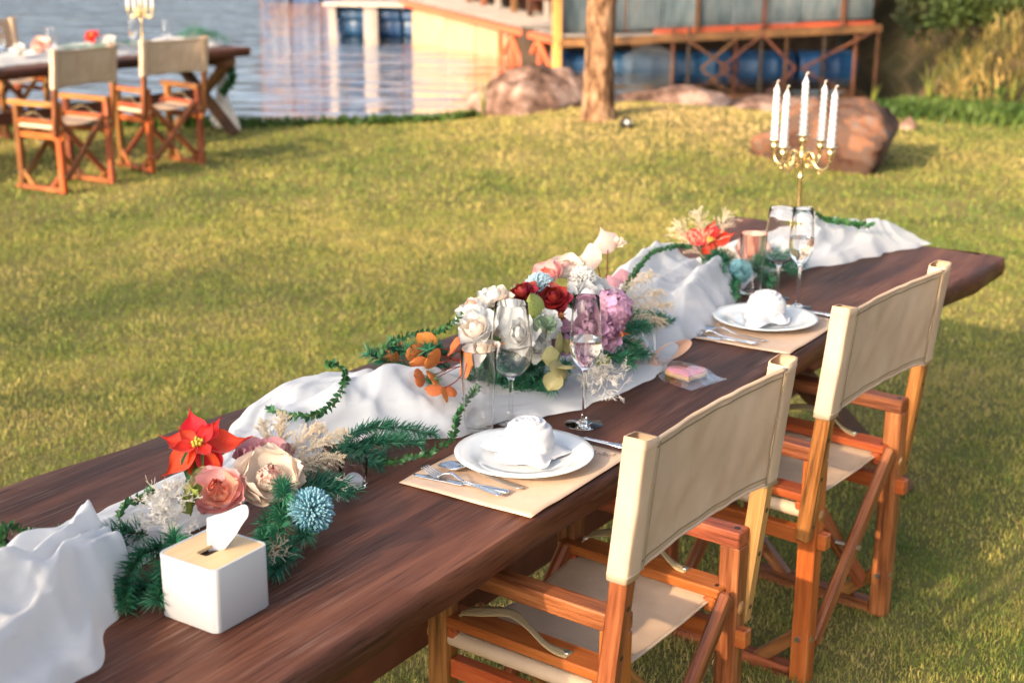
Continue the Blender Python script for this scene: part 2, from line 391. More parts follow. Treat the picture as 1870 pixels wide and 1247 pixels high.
class MB:
    def __init__(s): s.v = []; s.f = []
    def add(s, vs, fs):
        n = len(s.v); s.v.extend([tuple(v) for v in vs]); s.f.extend([tuple(i + n for i in f) for f in fs]); return s
    def box(s, c, d, m=None, bev=0.0):
        cx, cy_, cz = d[0] / 2, d[1] / 2, d[2] / 2
        if bev:
            vs, fs = chamfer(d, bev)
        else:
            vs = [(x, y, z) for x in (-cx, cx) for y in (-cy_, cy_) for z in (-cz, cz)]
            fs = [(0, 1, 3, 2), (4, 6, 7, 5), (0, 4, 5, 1), (2, 3, 7, 6), (0, 2, 6, 4), (1, 5, 7, 3)]
        vs = [Vector(v) for v in vs]
        if m is not None: vs = [m @ v for v in vs]
        return s.add([v + Vector(c) for v in vs], fs)
    def bar(s, p0, p1, w, h, up=(0, 0, 1), bev=0.0):
        m, L = bar_matrix(p0, p1, up)
        return s.box(m.translation, (L, w, h), m.to_3x3(), bev)
    def tube(s, pts, r, n=8, cap=True, closed=False):
        pts = [Vector(p) for p in pts]; k = len(pts)
        rs = r if isinstance(r, (list, tuple)) else [r] * k
        base = len(s.v); prev = None
        for i, p in enumerate(pts):
            a = pts[i - 1] if (i or closed) else p; b = pts[(i + 1) % k] if (i < k - 1 or closed) else p
            d = (b - a)
            d = d.normalized() if d.length > 1e-9 else Vector((0, 0, 1))
            if prev is None:
                x = d.orthogonal().normalized()
            else:
                x = prev - d * prev.dot(d); x = x.normalized() if x.length > 1e-6 else d.orthogonal().normalized()
            prev = x; y = d.cross(x)
            for j in range(n):
                t = 2 * PI * j / n
                s.v.append(tuple(p + (x * math.cos(t) + y * math.sin(t)) * rs[i]))
        for i in range(k if closed else k - 1):
            for j in range(n):
                a = base + i * n + j; b = base + i * n + (j + 1) % n; i2 = (i + 1) % k
                s.f.append((a, b, base + i2 * n + (j + 1) % n, base + i2 * n + j))
        if cap and not closed:
            s.f.append(tuple(base + j for j in range(n))[::-1]); s.f.append(tuple(base + (k - 1) * n + j for j in range(n)))
        return s
    def lathe(s, prof, n=32, c=(0, 0, 0)):
        base = len(s.v); c = Vector(c); k = len(prof); rings = []
        for (r, z) in prof:
            if r < 1e-6:
                rings.append([len(s.v)]); s.v.append((c.x, c.y, c.z + z))
            else:
                rings.append([len(s.v) + j for j in range(n)])
                for j in range(n):
                    t = 2 * PI * j / n; s.v.append((c.x + r * math.cos(t), c.y + r * math.sin(t), c.z + z))
        for a, b in zip(rings, rings[1:]):
            for j in range(n):
                j2 = (j + 1) % n
                if len(a) == 1 and len(b) == 1: continue
                if len(a) == 1: s.f.append((a[0], b[j2], b[j]))
                elif len(b) == 1: s.f.append((a[j], a[j2], b[0]))
                else: s.f.append((a[j], a[j2], b[j2], b[j]))
        return s
    def grid(s, fn, nu, nv, wrapu=False):
        base = len(s.v)
        for i in range(nu):
            for j in range(nv):
                s.v.append(tuple(fn(i / (nu if wrapu else nu - 1), j / (nv - 1))))
        for i in range(nu if wrapu else nu - 1):
            for j in range(nv - 1):
                i2 = (i + 1) % nu
                s.f.append((base + i * nv + j, base + i2 * nv + j, base + i2 * nv + j + 1, base + i * nv + j + 1))
        return s
    def slab(s, fn, nu, nv, th, up=None):
        """closed sheet of thickness th: fn gives the top surface, bottom is offset along up or the sheet normal"""
        P = [[Vector(fn(i / (nu - 1), j / (nv - 1))) for j in range(nv)] for i in range(nu)]
        def nrm(i, j):
            a = P[min(i + 1, nu - 1)][j] - P[max(i - 1, 0)][j]; b = P[i][min(j + 1, nv - 1)] - P[i][max(j - 1, 0)]
            n = a.cross(b); return n.normalized() if n.length > 1e-12 else Vector((0, 0, 1))
        base = len(s.v)
        for i in range(nu):
            for j in range(nv): s.v.append(tuple(P[i][j]))
        for i in range(nu):
            for j in range(nv):
                d = Vector(up) if up else nrm(i, j)
                s.v.append(tuple(P[i][j] - d * th))
        o = base + nu * nv
        q = lambda i, j: base + i * nv + j
        for i in range(nu - 1):
            for j in range(nv - 1):
                s.f.append((q(i, j), q(i + 1, j), q(i + 1, j + 1), q(i, j + 1)))
                s.f.append(tuple(x + nu * nv for x in (q(i, j), q(i, j + 1), q(i + 1, j + 1), q(i + 1, j))))
        D = nu * nv
        for i in range(nu - 1):
            for j in (0, nv - 1):
                f = (q(i, j), q(i, j) + D, q(i + 1, j) + D, q(i + 1, j)); s.f.append(f if j == 0 else f[::-1])
        for j in range(nv - 1):
            for i in (0, nu - 1):
                f = (q(i, j), q(i, j + 1), q(i, j + 1) + D, q(i, j) + D); s.f.append(f if i == 0 else f[::-1])
        return s
    def mesh(s, name, mat, smooth=False, sharp=0):
        me = bpy.data.meshes.new(name)
        me.from_pydata(s.v, [], s.f)
        if smooth:
            me.polygons.foreach_set('use_smooth', [True] * len(me.polygons))
            if sharp: me.set_sharp_from_angle(angle=R(sharp))
        if mat is not None: me.materials.append(MT[mat] if isinstance(mat, str) else mat)
        me.update()
        return me
    def obj(s, name, mat, parent=None, smooth=False, sharp=0, **k):
        return inst(name, s.mesh(name, mat, smooth, sharp), parent, **k)

def chamfer(d, b):
    hx, hy, hz = d[0] / 2, d[1] / 2, d[2] / 2
    b = min(b, hx * .9, hy * .9, hz * .9)
    bm = bmesh.new()
    bmesh.ops.create_cube(bm, size=1)
    for v in bm.verts: v.co = Vector((v.co.x * d[0], v.co.y * d[1], v.co.z * d[2]))
    bmesh.ops.bevel(bm, geom=list(bm.edges), offset=b, segments=1, affect='EDGES', profile=.5)
    bm.verts.index_update()
    vs = [tuple(v.co) for v in bm.verts]; fs = [tuple(v.index for v in f.verts) for f in bm.faces]
    bm.free()
    return vs, fs

def bar_matrix(p0, p1, up=(0, 0, 1)):
    p0, p1, up = Vector(p0), Vector(p1), Vector(up)
    d = p1 - p0; L = d.length; x = d / L
    y = up.cross(x)
    y = y.normalized() if y.length > 1e-6 else x.orthogonal().normalized()
    z = x.cross(y)
    m = Matrix((x, y, z)).transposed().to_4x4(); m.translation = (p0 + p1) / 2
    return m, L

_bars = {}
def wbar(name, parent, p0, p1, w, h, mat, up=(0, 0, 1), bev=.003):
    """a wooden bar of its own, grain along its length"""
    m, L = bar_matrix(p0, p1, up)
    key = (round(L, 4), w, h, mat, bev)
    if key not in _bars: _bars[key] = MB().box((0, 0, 0), (L, w, h), None, bev).mesh('bar', mat)
    return inst(name, _bars[key], parent, mtx=m)

def ss(a, b, x):
    t = np.clip((x - a) / (b - a), 0, 1) if isinstance(x, np.ndarray) else max(0.0, min(1.0, (x - a) / (b - a)))
    return t * t * (3 - 2 * t)

def lerp_table(tab, y):
    """smooth interpolation through rows (y, a, b, ...)"""
    if y <= tab[0][0]: return tab[0][1:]
    for p, q in zip(tab, tab[1:]):
        if y <= q[0]:
            t = ss(0, 1, (y - p[0]) / (q[0] - p[0]))
            return tuple(a + (b - a) * t for a, b in zip(p[1:], q[1:]))
    return tab[-1][1:]

def spline(pts, n):
    pts = [Vector(p) for p in pts]; out = []
    P = [2 * pts[0] - pts[1]] + pts + [2 * pts[-1] - pts[-2]]
    segs = len(pts) - 1
    for i in range(n):
        t = i / (n - 1) * segs; k = min(int(t), segs - 1); t -= k
        a, b, c, d = P[k:k + 4]
        out.append(.5 * ((2 * b) + (c - a) * t + (2 * a - 5 * b + 4 * c - d) * t * t + (3 * b - a - 3 * c + d) * t ** 3))
    return out

def nz(x, y, z=0.0): return noise.noise(Vector((x, y, z)))

def frame_to(d, roll=0.0):
    q = Vector(d).normalized().to_track_quat('Z', 'Y')
    return (q @ Euler((0, 0, roll)).to_quaternion()).to_euler()
TOP = 0.75

# ------------------------------------------------------------------ ground, lake, grass
SHORE = [(-120, -60), (-14, 3.0), (-10.06, 5.85), (-8.0, 7.3), (-7.1, 7.95), (-6.45, 8.5), (-5.9, 9.5), (-5.3, 10.4), (-4.5, 11.0), (-3.4, 11.7),
         (-3.0, 13.0), (-3.5, 15.0), (-4.5, 17.8), (-5.5, 19.6), (-6.8, 22.5), (-10, 30), (-14, 60), (-60, 150), (-220, 150), (-220, -60)]
WATER_Z = -0.35
def shore_sd(x, y):
    """signed distance to the shore, positive on land"""
    P = np.array(SHORE, float); Q = np.roll(P, -1, 0)
    x = np.asarray(x, float); y = np.asarray(y, float)
    best = np.full(x.shape, 1e9); inside = np.zeros(x.shape, bool)
    for (ax, ay), (bx, by) in zip(P, Q):
        dx, dy = bx - ax, by - ay
        t = np.clip(((x - ax) * dx + (y - ay) * dy) / (dx * dx + dy * dy), 0, 1)
        best = np.minimum(best, np.hypot(x - ax - t * dx, y - ay - t * dy))
        c = ((ay > y) != (by > y)) & (x < (bx - ax) * (y - ay) / (by - ay + 1e-12) + ax)
        inside ^= c
    return np.where(inside, -best, best)
def wob(x, y, s, ph=0.0):
    return (np.sin(x * s * 1.7 + 1.3 * np.sin(y * s * 1.1 + ph) + ph) + np.sin(y * s * 2.1 + 1.1 * np.sin(x * s * 1.5 + 2 * ph) + 1.7 * ph)
            + .6 * np.sin((x + y) * s * 3.3 + ph * 3 + np.sin((x - y) * s * 2.7))) / 2.6
def ground_z(x, y):
    x = np.asarray(x, float); y = np.asarray(y, float)
    sd = shore_sd(x, y)
    z = -.95 * (1 - ss(-.9, .28, sd))
    z = z + .20 * np.exp(-(((x + 4.35) / 1.7) ** 2 + ((y - 8.9) / 1.7) ** 2)) * ss(0, .6, sd)
    z = z + .015 * wob(x, y, 1.3) * ss(0, .5, sd)
    far = ss(0, .8, sd) * np.clip(y - 12.4 + .12 * wob(x, y, .9, 2), 0, 9) * .36 * ss(-30, -2, x + 6)
    z = z + far * (1 + .10 * wob(x, y, .7, 1.0))
    z = z + ss(2, 60, sd) * ss(16, 60, np.hypot(x, y)) * 1.5
    return z
def axis(a, b, c, d, fine, coarse_n):
    lo = a - (np.linspace(0, 1, coarse_n) ** 2.2)[::-1][:-1] * (a - c) if c < a else np.array([])
    mid = np.arange(a, b, fine)
    hi = b + (np.linspace(0, 1, coarse_n) ** 2.2) * (d - b)
    return np.concatenate([lo, mid, hi])
gx = axis(-13, 4, -700, 700, .14, 22); gy = axis(-3, 19, -700, 900, .14, 22)
GX, GY = np.meshgrid(gx, gy, indexing='ij')
GZ = ground_z(GX, GY)
nu_, nv_ = GX.shape
verts = np.stack([GX, GY, GZ], -1).reshape(-1, 3)
ii, jj = np.meshgrid(np.arange(nu_ - 1), np.arange(nv_ - 1), indexing='ij')
q0 = (ii * nv_ + jj).ravel()
faces = np.stack([q0, q0 + nv_, q0 + nv_ + 1, q0 + 1], -1)
def np_mesh(name, verts, loops, sizes, mat, smooth=False, tint=None):
    me = bpy.data.meshes.new(name)
    me.vertices.add(len(verts)); me.vertices.foreach_set('co', np.ascontiguousarray(verts, np.float32).ravel())
    me.loops.add(len(loops)); me.loops.foreach_set('vertex_index', np.ascontiguousarray(loops, np.int32))
    st = np.concatenate([[0], np.cumsum(sizes)[:-1]])
    me.polygons.add(len(sizes)); me.polygons.foreach_set('loop_start', st.astype(np.int32))
    me.update(calc_edges=True)
    if smooth: me.polygons.foreach_set('use_smooth', np.ones(len(sizes), bool))
    if tint is not None:
        a = me.color_attributes.new('tint', 'FLOAT_COLOR', 'POINT')
        a.data.foreach_set('color', np.concatenate([tint, np.ones((len(tint), 1))], 1).astype(np.float32).ravel())
    me.materials.append(MT[mat]); me.validate()
    return me
gme = np_mesh('ground', verts, faces.ravel(), np.full(len(faces), 4), 'lawn', True)
gme.materials.append(MT['bank'])
cen = verts[faces].mean(1)
gme.polygons.foreach_set('material_index', ((cen[:, 1] > 12.3) | (cen[:, 2] < -.12)).astype(np.int32))
ground = inst('ground', gme); tag(ground, kind='structure')

lk = MB()
lk.add([(-220, -60, WATER_Z), (40, -60, WATER_Z), (40, 150, WATER_Z), (-220, 150, WATER_Z)], [(0, 1, 2, 3)])
tag(lk.obj('lake_water', 'water'), kind='structure')

def blades(px, py, pz, length, width, lean, tint, seg2=True):
    """numpy blades: base pair, middle pair, tip"""
    n = len(px)
    a = rng.uniform(0, 2 * PI, n); b = rng.uniform(0, 2 * PI, n)
    dx, dy = np.cos(a), np.sin(a); wx, wy = -np.sin(b), np.cos(b)
    hl = np.sqrt(np.maximum(1 - lean ** 2, .05))
    m = np.stack([px + dx * lean * length * .35, py + dy * lean * length * .35, pz + length * hl * .62], -1)
    t = np.stack([px + dx * lean * length * 1.0, py + dy * lean * length * 1.0, pz + length * hl * (1 - .25 * lean)], -1)
    b0 = np.stack([px, py, pz - .004], -1)
    w = np.stack([wx * width, wy * width, np.zeros(n)], -1) * .5
    v = np.stack([b0 - w, b0 + w, m - w * .85, m + w * .85, t], 1).reshape(-1, 3)
    k = np.arange(n)[:, None] * 5
    loops = (k + np.array([0, 1, 3, 2, 2, 3, 4])).ravel()
    sizes = np.tile([4, 3], n)
    tc = np.repeat(tint, 5, 0)
    return v, loops, sizes, tc

def scatter(dens, d0, d1, half=R(33)):
    """even random points in the part of the lawn around the view, between two distances"""
    area = half * (d1 * d1 - d0 * d0); n = int(dens * area)
    d = np.sqrt(rng.uniform(d0 * d0, d1 * d1, n)); a = YAW + rng.uniform(-half, half, n)
    x = CAM.x - np.sin(a) * d; y = CAM.y + np.cos(a) * d
    return x, y
def lawn_tint(x, y, n):
    near = np.exp(-(np.hypot(x - CAM.x, y - CAM.y) / 5.5) ** 2)
    patch = .38 + .28 * wob(x, y, .75, .4) + .20 * wob(x, y, 2.6, 1.9) + (.12 + .22 * near) * wob(x, y, 7.0, .3) + .25 * near * wob(x, y, 19.0, .8) + rng.normal(0, .24, n)
    mound = np.exp(-(((x + 3.7) / 1.5) ** 2 + ((y - 9.0) / 1.3) ** 2))
    patch = patch + mound * .75 + .12
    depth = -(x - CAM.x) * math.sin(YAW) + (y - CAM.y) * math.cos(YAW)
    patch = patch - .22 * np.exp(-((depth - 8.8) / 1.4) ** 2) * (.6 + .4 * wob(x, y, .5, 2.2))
    green = np.array([.100, .170, .034]); mid = np.array([.270, .272, .060]); dry = np.array([.48, .375, .130]); straw = np.array([.58, .42, .20])
    t = np.clip(patch, 0, 1.4)[:, None]
    c = np.where(t < .5, green + (mid - green) * (t / .5), np.where(t < 1, mid + (dry - mid) * ((t - .5) / .5), dry + (straw - dry) * np.clip((t - 1) / .4, 0, 1)))
    return c * rng.uniform(.9, 1.35, n)[:, None]
V_, L_, S_, T_ = [], [], [], []
off = 0
for dens, d0, d1, ln, wd in ((25000, 1.6, 4.0, .022, .0022), (12500, 4.0, 6.2, .023, .0032), (6500, 6.2, 9.0, .025, .0045), (2000, 9.0, 15.5, .030, .008)):
    x, y = scatter(dens, d0, d1)
    sd = shore_sd(x, y)
    ok = (sd > .12) & (y < 12.6) & (rng.uniform(0, 1, len(x)) < .55 + .45 * ss(-.5, .5, wob(x, y, 9, 1) + wob(x, y, 23, 2)))
    x, y = x[ok], y[ok]; n = len(x); z = ground_z(x, y)
    tuft = .5 + .5 * wob(x, y, 12.0, .7)
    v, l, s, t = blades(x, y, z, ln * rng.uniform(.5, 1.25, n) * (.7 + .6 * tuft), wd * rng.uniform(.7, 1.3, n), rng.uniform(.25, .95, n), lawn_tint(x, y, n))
    V_.append(v); L_.append(l + off); S_.append(s); T_.append(t); off += len(v)
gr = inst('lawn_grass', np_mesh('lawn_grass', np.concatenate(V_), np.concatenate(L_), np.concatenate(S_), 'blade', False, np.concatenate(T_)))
tag(gr, 'short mown lawn grass with green and straw patches', 'grass', kind='stuff')

# longer growth on the shore and the far bank
def rough_grass(name, label, pts, length, width, lean, c0, c1, ztab=None):
    x, y = pts; n = len(x)
    t = np.clip(.5 + .45 * wob(x, y, 1.4, .9) + rng.normal(0, .25, n), 0, 1)[:, None]
    tint = (np.array(c0) * (1 - t) + np.array(c1) * t) * rng.uniform(.7, 1.2, n)[:, None]
    v, l, s, tt = blades(x, y, ground_z(x, y), length * rng.uniform(.4, 1.2, n), width * rng.uniform(.6, 1.3, n), rng.uniform(*lean, n), tint)
    o = inst(name, np_mesh(name, v, l, s, 'blade', False, tt))
    return tag(o, label, 'grass', kind='stuff')
n = 26000
x = rng.uniform(-11.5, -6.0, n); y = 5.85 + (x + 10.06) * (8.3 - 5.85) / (10.06 - 6.6) + rng.normal(0, .16, n) - .10
k = (shore_sd(x, y) > -.15) & (rng.uniform(0, 1, n) < .35 + .65 * ss(-.4, .5, wob(x, y, 2.2, .5)))
rough_grass('shore_weeds', 'low leafy green weeds along the left water edge', (x[k], y[k]), .13, .028, (.4, .95), (.03, .075, .015), (.10, .17, .03))
n = 16000
x = rng.uniform(-3.6, 3.0, n); y = 11.9 + rng.normal(0, .33, n)
k = (shore_sd(x, y) > -.1)
rough_grass('bank_weeds', 'low green weeds in front of the right bank', (x[k], y[k]), .16, .03, (.3, .9), (.035, .085, .018), (.13, .19, .04))
n = 42000
x = rng.uniform(-9.5, 4.5, n); y = rng.uniform(12.2, 24.0, n)
k = (shore_sd(x, y) > .05) & (rng.uniform(0, 1, n) < .2 + .8 * ss(-.5, .6, wob(x, y, 1.1, 1.1)))
rough_grass('bank_grass', 'long dry golden grass covering the sloping right bank', (x[k], y[k]), .24, .020, (.3, .95), (.07, .10, .025), (.42, .28, .085))

# ------------------------------------------------------------------ tables
def table_slab(parent, tab, y0, y1, th=.088, n=150, seed=0.0):
    """live-edge slab: tab rows are (y, left x, right x)"""
    b = MB(); prof = []
    for i in range(n):
        f = i / (n - 1); y = y0 + (y1 - y0) * f
        xl, xr = lerp_table(tab, y)
        xl += .007 * nz(y * 2.3, 1 + seed) + .003 * nz(y * 9, 4 + seed); xr += .006 * nz(y * 2.1, 7 + seed) + .003 * nz(y * 8, 9 + seed)
        ring = []
        for k in range(15):
            ring.append((xl + (xr - xl) * k / 14, y, TOP - (.004 if k in (0, 14) else 0)))
        bl = .010 * nz(y * 3.1, 13 + seed); bl2 = .012 * nz(y * 2.7, 17 + seed)
        for dz, dx in ((.012, .006), (.035, .010 + bl), (.06, .004 + bl), (.078, -.012 + bl), (th, -.035 + bl)):
            ring.append((xr + dx + .003 * nz(y * 14, dz * 90, seed), y, TOP - dz))
        for dz, dx in ((th, .035 + bl2), (.078, .012 + bl2), (.06, -.004 + bl2), (.035, -.010 + bl2), (.012, -.006)):
            ring.append((xl + dx + .003 * nz(y * 14, dz * 90 + 5, seed), y, TOP - dz))
        prof.append(ring)
    m = len(prof[0])
    # the far end is cut on a slight slant and rounded
    for i in range(n - 5, n):
        t = (i - (n - 5)) / 4
        xa = prof[i][0][0]; xb = prof[i][14][0]
        for k in range(m):
            x, y, z = prof[i][k]
            prof[i][k] = (x, y - (x - xa) / (xb - xa) * .15 * t, z)
    for r in prof: b.v.extend(r)
    for i in range(n - 1):
        for k in range(m):
            k2 = (k + 1) % m
            b.f.append((i * m + k, i * m + k2, (i + 1) * m + k2, (i + 1) * m + k))
    b.f.append(tuple(range(m))[::-1]); b.f.append(tuple((n - 1) * m + k for k in range(m)))
    # inset ring so that the end caps read as rounded
    o = b.obj('table_top', 'table', parent, True)
    o.modifiers.new('edge', 'EDGE_SPLIT').split_angle = R(48)
    return o

def trestle(parent, xc, y, half=.36, foot=.40, h=.662):
    a = wbar('leg', parent, (xc - foot, y, .0), (xc + half, y, h), .055, .105, 'rust', up=(0, 1, 0), bev=.006)
    c = wbar('leg', parent, (xc + foot, y - .058, .0), (xc - half, y - .058, h), .055, .105, 'rust', up=(0, 1, 0), bev=.006)
    wbar('cross_beam', parent, (xc - half - .03, y - .03, h - .036), (xc + half + .03, y - .03, h - .036), .11, .07, 'rust', bev=.006)
    MB().tube([(xc, y - .10, .335), (xc, y + .05, .335)], .014, 8).obj('bolt', 'bolt', parent)

T1 = [(-1.7, -.70, .25), (-.67, -.69, .243), (-.30, -.652, .241), (.03, -.625, .243), (1.0, -.555, .242), (1.35, -.54, .243), (1.62, -.537, .275), (1.99, -.56, .36), (2.25, -.60, .395), (2.57, -.622, .405)]
dining = thing('dining_table', 'long dark brown live edge wooden table in the foreground', 'table', (0, 0, 0), group='wooden slab tables')
table_slab(dining, T1, -1.7, 2.56)
trestle(dining, -.14, 2.12)
trestle(dining, -.22, -1.25)
wbar('stretcher', dining, (-.17, -1.3, .335), (-.14, 2.07, .335), .05, .09, 'rust', bev=.005)
T2 = [(2.4, -8.28, -7.30), (4.4, -8.25, -7.36), (5.5, -8.22, -7.31), (6.4, -8.2, -7.35), (7.15, -8.22, -7.30)]
second = thing('dining_table', 'wooden slab table with crossed legs beside the lake', 'table', (0, 0, 0), group='wooden slab tables')
table_slab(second, T2, 2.4, 7.15, th=.075, seed=20)
trestle(second, -7.72, 6.86, .34, .40)
trestle(second, -7.72, 3.0, .34, .40)
wbar('stretcher', second, (-7.72, 3.0, .335), (-7.72, 6.8, .335), .05, .09, 'rust', bev=.005)

# ------------------------------------------------------------------ director's chairs
def make_chair(label):
    t = thing('director_chair', label, 'chair', group='wooden folding director chairs')
    XR, XF, YS = .20, -.20, .226
    for s in (-1, 1):
        y = s * YS
        pal = 'teak_red' if s < 0 else 'teak'
        wbar('leg', t, (XR, y, .0), (XR, y, .5848), .046, .042, pal, up=(0, 1, 0))
        wbar('leg', t, (XF, y, .0), (XF, y, .5848), .046, .042, 'teak', up=(0, 1, 0))
        a = wbar('armrest', t, (-.27, y, .603), (.222, y, .603), .046, .036, 'teak')
        for x in (.205, -.20):
            MB().lathe([(0, .0), (.0065, .0), (.0065, .0016), (0, .0016)], 10).obj('screw', 'screw', a, loc=(x + .024, 0, .0178))
        wbar('skid', t, (-.255, y, .018), (.175, y, .018), .042, .036, 'teak')
        wbar('stretcher', t, (-.175, y - s * .004, .385), (.245, y - s * .004, .385), .030, .040, 'teak_red')
        wbar('gusset', t, (.190, y, .128), (.082, y, .026), .026, .034, 'teak')
        wbar('gusset', t, (-.190, y, .128), (-.082, y, .026), .026, .034, 'teak')
        # back post with rounded foot
        yp = s * (YS + .0405)
        post = wbar('back_post', t, (XR + .002, yp, .395), (.262, yp, .964), .036, .038, 'teak_pale' if s > 0 else 'teak', up=(0, 1, 0), bev=.006)
        for zz in (-.245, -.12, -.02):
            MB().tube([(zz, -.0185, 0), (zz, -.0190, 0)], .0055, 8).obj('screw_hole', 'screw', post)
            MB().tube([(zz, .0185, 0), (zz, .0190, 0)], .0055, 8).obj('screw_hole', 'screw', post)
        # seat rail: board above, dowel below
        rail = wbar('seat_rail', t, (-.205, s * .210, .486), (.196, s * .210, .486), .066, .021, 'teak_red', bev=.004)
        MB().tube([(-.23, s * .225, .448), (.225, s * .225, .448)], .0145, 14).obj('dowel', 'teak_pale', t, True)
        for sx in (-1, 1):
            blk = wbar('end_block', t, (sx * .172, s * .178, .458), (sx * .172, s * .240, .458), .030, .034, 'teak_red', bev=.006)
        for sx, sy in ((.184, -.012), (.184, .012)):
            MB().lathe([(0, 0), (.005, 0), (.005, .0015), (0, .0015)], 8).obj('screw', 'screw', rail, loc=(sx, sy, .0103))
        # carry strap screwed to the rail
        pts = spline([(-.155, s * .214, .499), (-.148, s * .223, .512), (-.09, s * .228, .532), (-.035, s * .221, .542), (.01, s * .230, .533), (.045, s * .228, .510), (.072, s * .223, .500), (.098, s * .220, .4985)], 30)
        def strap(u, v, pts=pts, s=s):
            i = min(int(u * 29), 29); p = pts[i]
            tw = .5 * math.sin(u * 7) * math.sin(u * PI)
            return p + Vector((0, math.cos(tw), math.sin(tw))) * (v - .5) * .028
        st = MB().slab(strap, 30, 4, .0014).obj('strap', 'strap', t, True)
        for p in (pts[1], pts[-2]):
            MB().lathe([(0, 0), (.006, 0), (.005, .003), (0, .0035)], 10).obj('screw', 'bolt', st, loc=(p.x, p.y, p.z + .001))
    # crossed braces, rear and front
    for x, d in ((.196, 1), (-.196, -1)):
        for s in (1, -1):
            xx = x + d * (.014 if s > 0 else -.014) - d * .030
            if d > 0 and s > 0: xx = .212
            br = wbar('brace', t, (xx, s * .183, .492), (xx, -s * .200, .095), .046, .024, 'teak', up=(1, 0, 0), bev=.007)
        MB().tube([(x - .05, 0, .285), (x + .032, 0, .285)], .007, 10).obj('bolt', 'bolt', t)
        for s in (1, -1):
            MB().tube([(x, s * (YS - .03), .122), (x, s * (YS + .028), .122)], .007, 10).obj('bolt', 'bolt', t)
            MB().tube([(x + d * .026, s * YS, .122), (x + d * .0285, s * YS, .122)], .008, 10).obj('bolt', 'bolt', t)
    # canvas seat
    def seat(u, v):
        x = -.185 + .365 * u; yy = -1 + 2 * v
        e = abs(yy)
        z = .474 - .034 * (1 - e ** 2.2) * (1 - .25 * (2 * u - 1) ** 2)
        z += .004 * nz(x * 9, yy * 3) * (1 - e ** 4)
        x += (.022 * (1 - e ** 2) * (-1 if u > .5 else 1)) * abs(2 * u - 1)
        return (x, yy * .216, z)
    sc_ = MB().slab(seat, 26, 30, .0025).obj('seat_canvas', 'canvas', t, True)
    for s in (-1, 1):
        def roll(u, v, s=s):
            a = 2 * PI * v
            return (-.185 + .365 * u, s * (.225 + .0165 * math.sin(a)), .448 + .0165 * math.cos(a))
        MB().grid(roll, 12, 18).obj('seat_hem', 'canvas', sc_, True)
    def edge(u): return Vector(seat(.975, u)) + Vector((0, 0, .0012))
    MB().tube([edge(.03 + .94 * i / 24) for i in range(25)], .0022, 5).obj('seam', 'canvas', sc_, True)
    # canvas backrest with a sleeve round each post
    zb, zt = .720, .974
    lean = (.262 - .202) / (.964 - .395)
    px = lambda z: .202 + (z - .395) * lean
    def panel(u, v):
        z = zb + (zt - zb) * v; yy = -1 + 2 * u
        sag = .010 * (1 - yy * yy) * (v - .3)
        dip = -.005 * (1 - yy ** 4) * ss(.6, 1, v) + .008 * (1 - yy ** 4) * (1 - ss(0, .35, v))
        fold = .0034 * nz(yy * 2.0 + z * 7, z * 15 - yy * 5) * 1.0 + .0008 * nz(yy * 9, z * 30) * (1 - yy ** 6)
        return (px(z) + .0195 - .013 * (1 - yy * yy) ** .8 - sag + fold, yy * .250, z + dip)
    bc = MB().slab(panel, 30, 16, .0028).obj('backrest_canvas', 'canvas', t, True)
    for zf in (.07, .93):
        MB().tube([Vector(panel(.02 + .96 * i / 30, zf)) + Vector((.0012, 0, 0)) for i in range(31)], .0012, 4).obj('seam', 'thread', bc)
    MB().tube([Vector(panel(.01 + .98 * i / 30, .985)) for i in range(31)], .0042, 6).obj('hem', 'canvas', bc, True)
    MB().tube([Vector(panel(.01 + .98 * i / 30, .015)) for i in range(31)], .0036, 6).obj('hem', 'canvas', bc, True)
    for s in (-1, 1):
        yp = s * (YS + .0405)
        def sleeve(u, v, s=s, yp=yp, g=0.0):
            a = 2 * PI * u
            cx = math.copysign(abs(math.cos(a)) ** .38, math.cos(a)); cyy = math.copysign(abs(math.sin(a)) ** .38, math.sin(a))
            z = zb - .006 + (zt - zb + .012) * v
            k = 1 + .05 * nz(a * 1.3, z * 11, s)
            return (px(z) + (.0225 - g) * cx * k, yp + (.0265 - g) * cyy * k, z + .004 * math.sin(a) * s * ss(.8, 1, v))
        m = MB(); m.grid(sleeve, 40, 16, True)
        n0 = len(m.v)
        m.grid(lambda u, v: sleeve(u, v, g=.0026), 40, 16, True)
        for i in range(40):
            i2 = (i + 1) % 40
            m.f.append((i * 16 + 15, i2 * 16 + 15, n0 + i2 * 16 + 15, n0 + i * 16 + 15)); m.f.append((i2 * 16, i * 16, n0 + i * 16, n0 + i2 * 16))
        sl = m.obj('sleeve', 'canvas', bc, True)
        ys = yp - s * .030
        MB().tube([(px(z) + .0212, ys, z) for z in (zb + .004, (zb + zt) / 2, zt - .006)], .0011, 4).obj('seam', 'thread', sl)
        for zf in (zb + .008, zt - .008):
            MB().tube([Vector(sleeve(i / 40, (zf - zb + .006) / (zt - zb + .012))) for i in range(40)], .0014, 4, closed=True).obj('seam', 'canvas', sl)
    return t

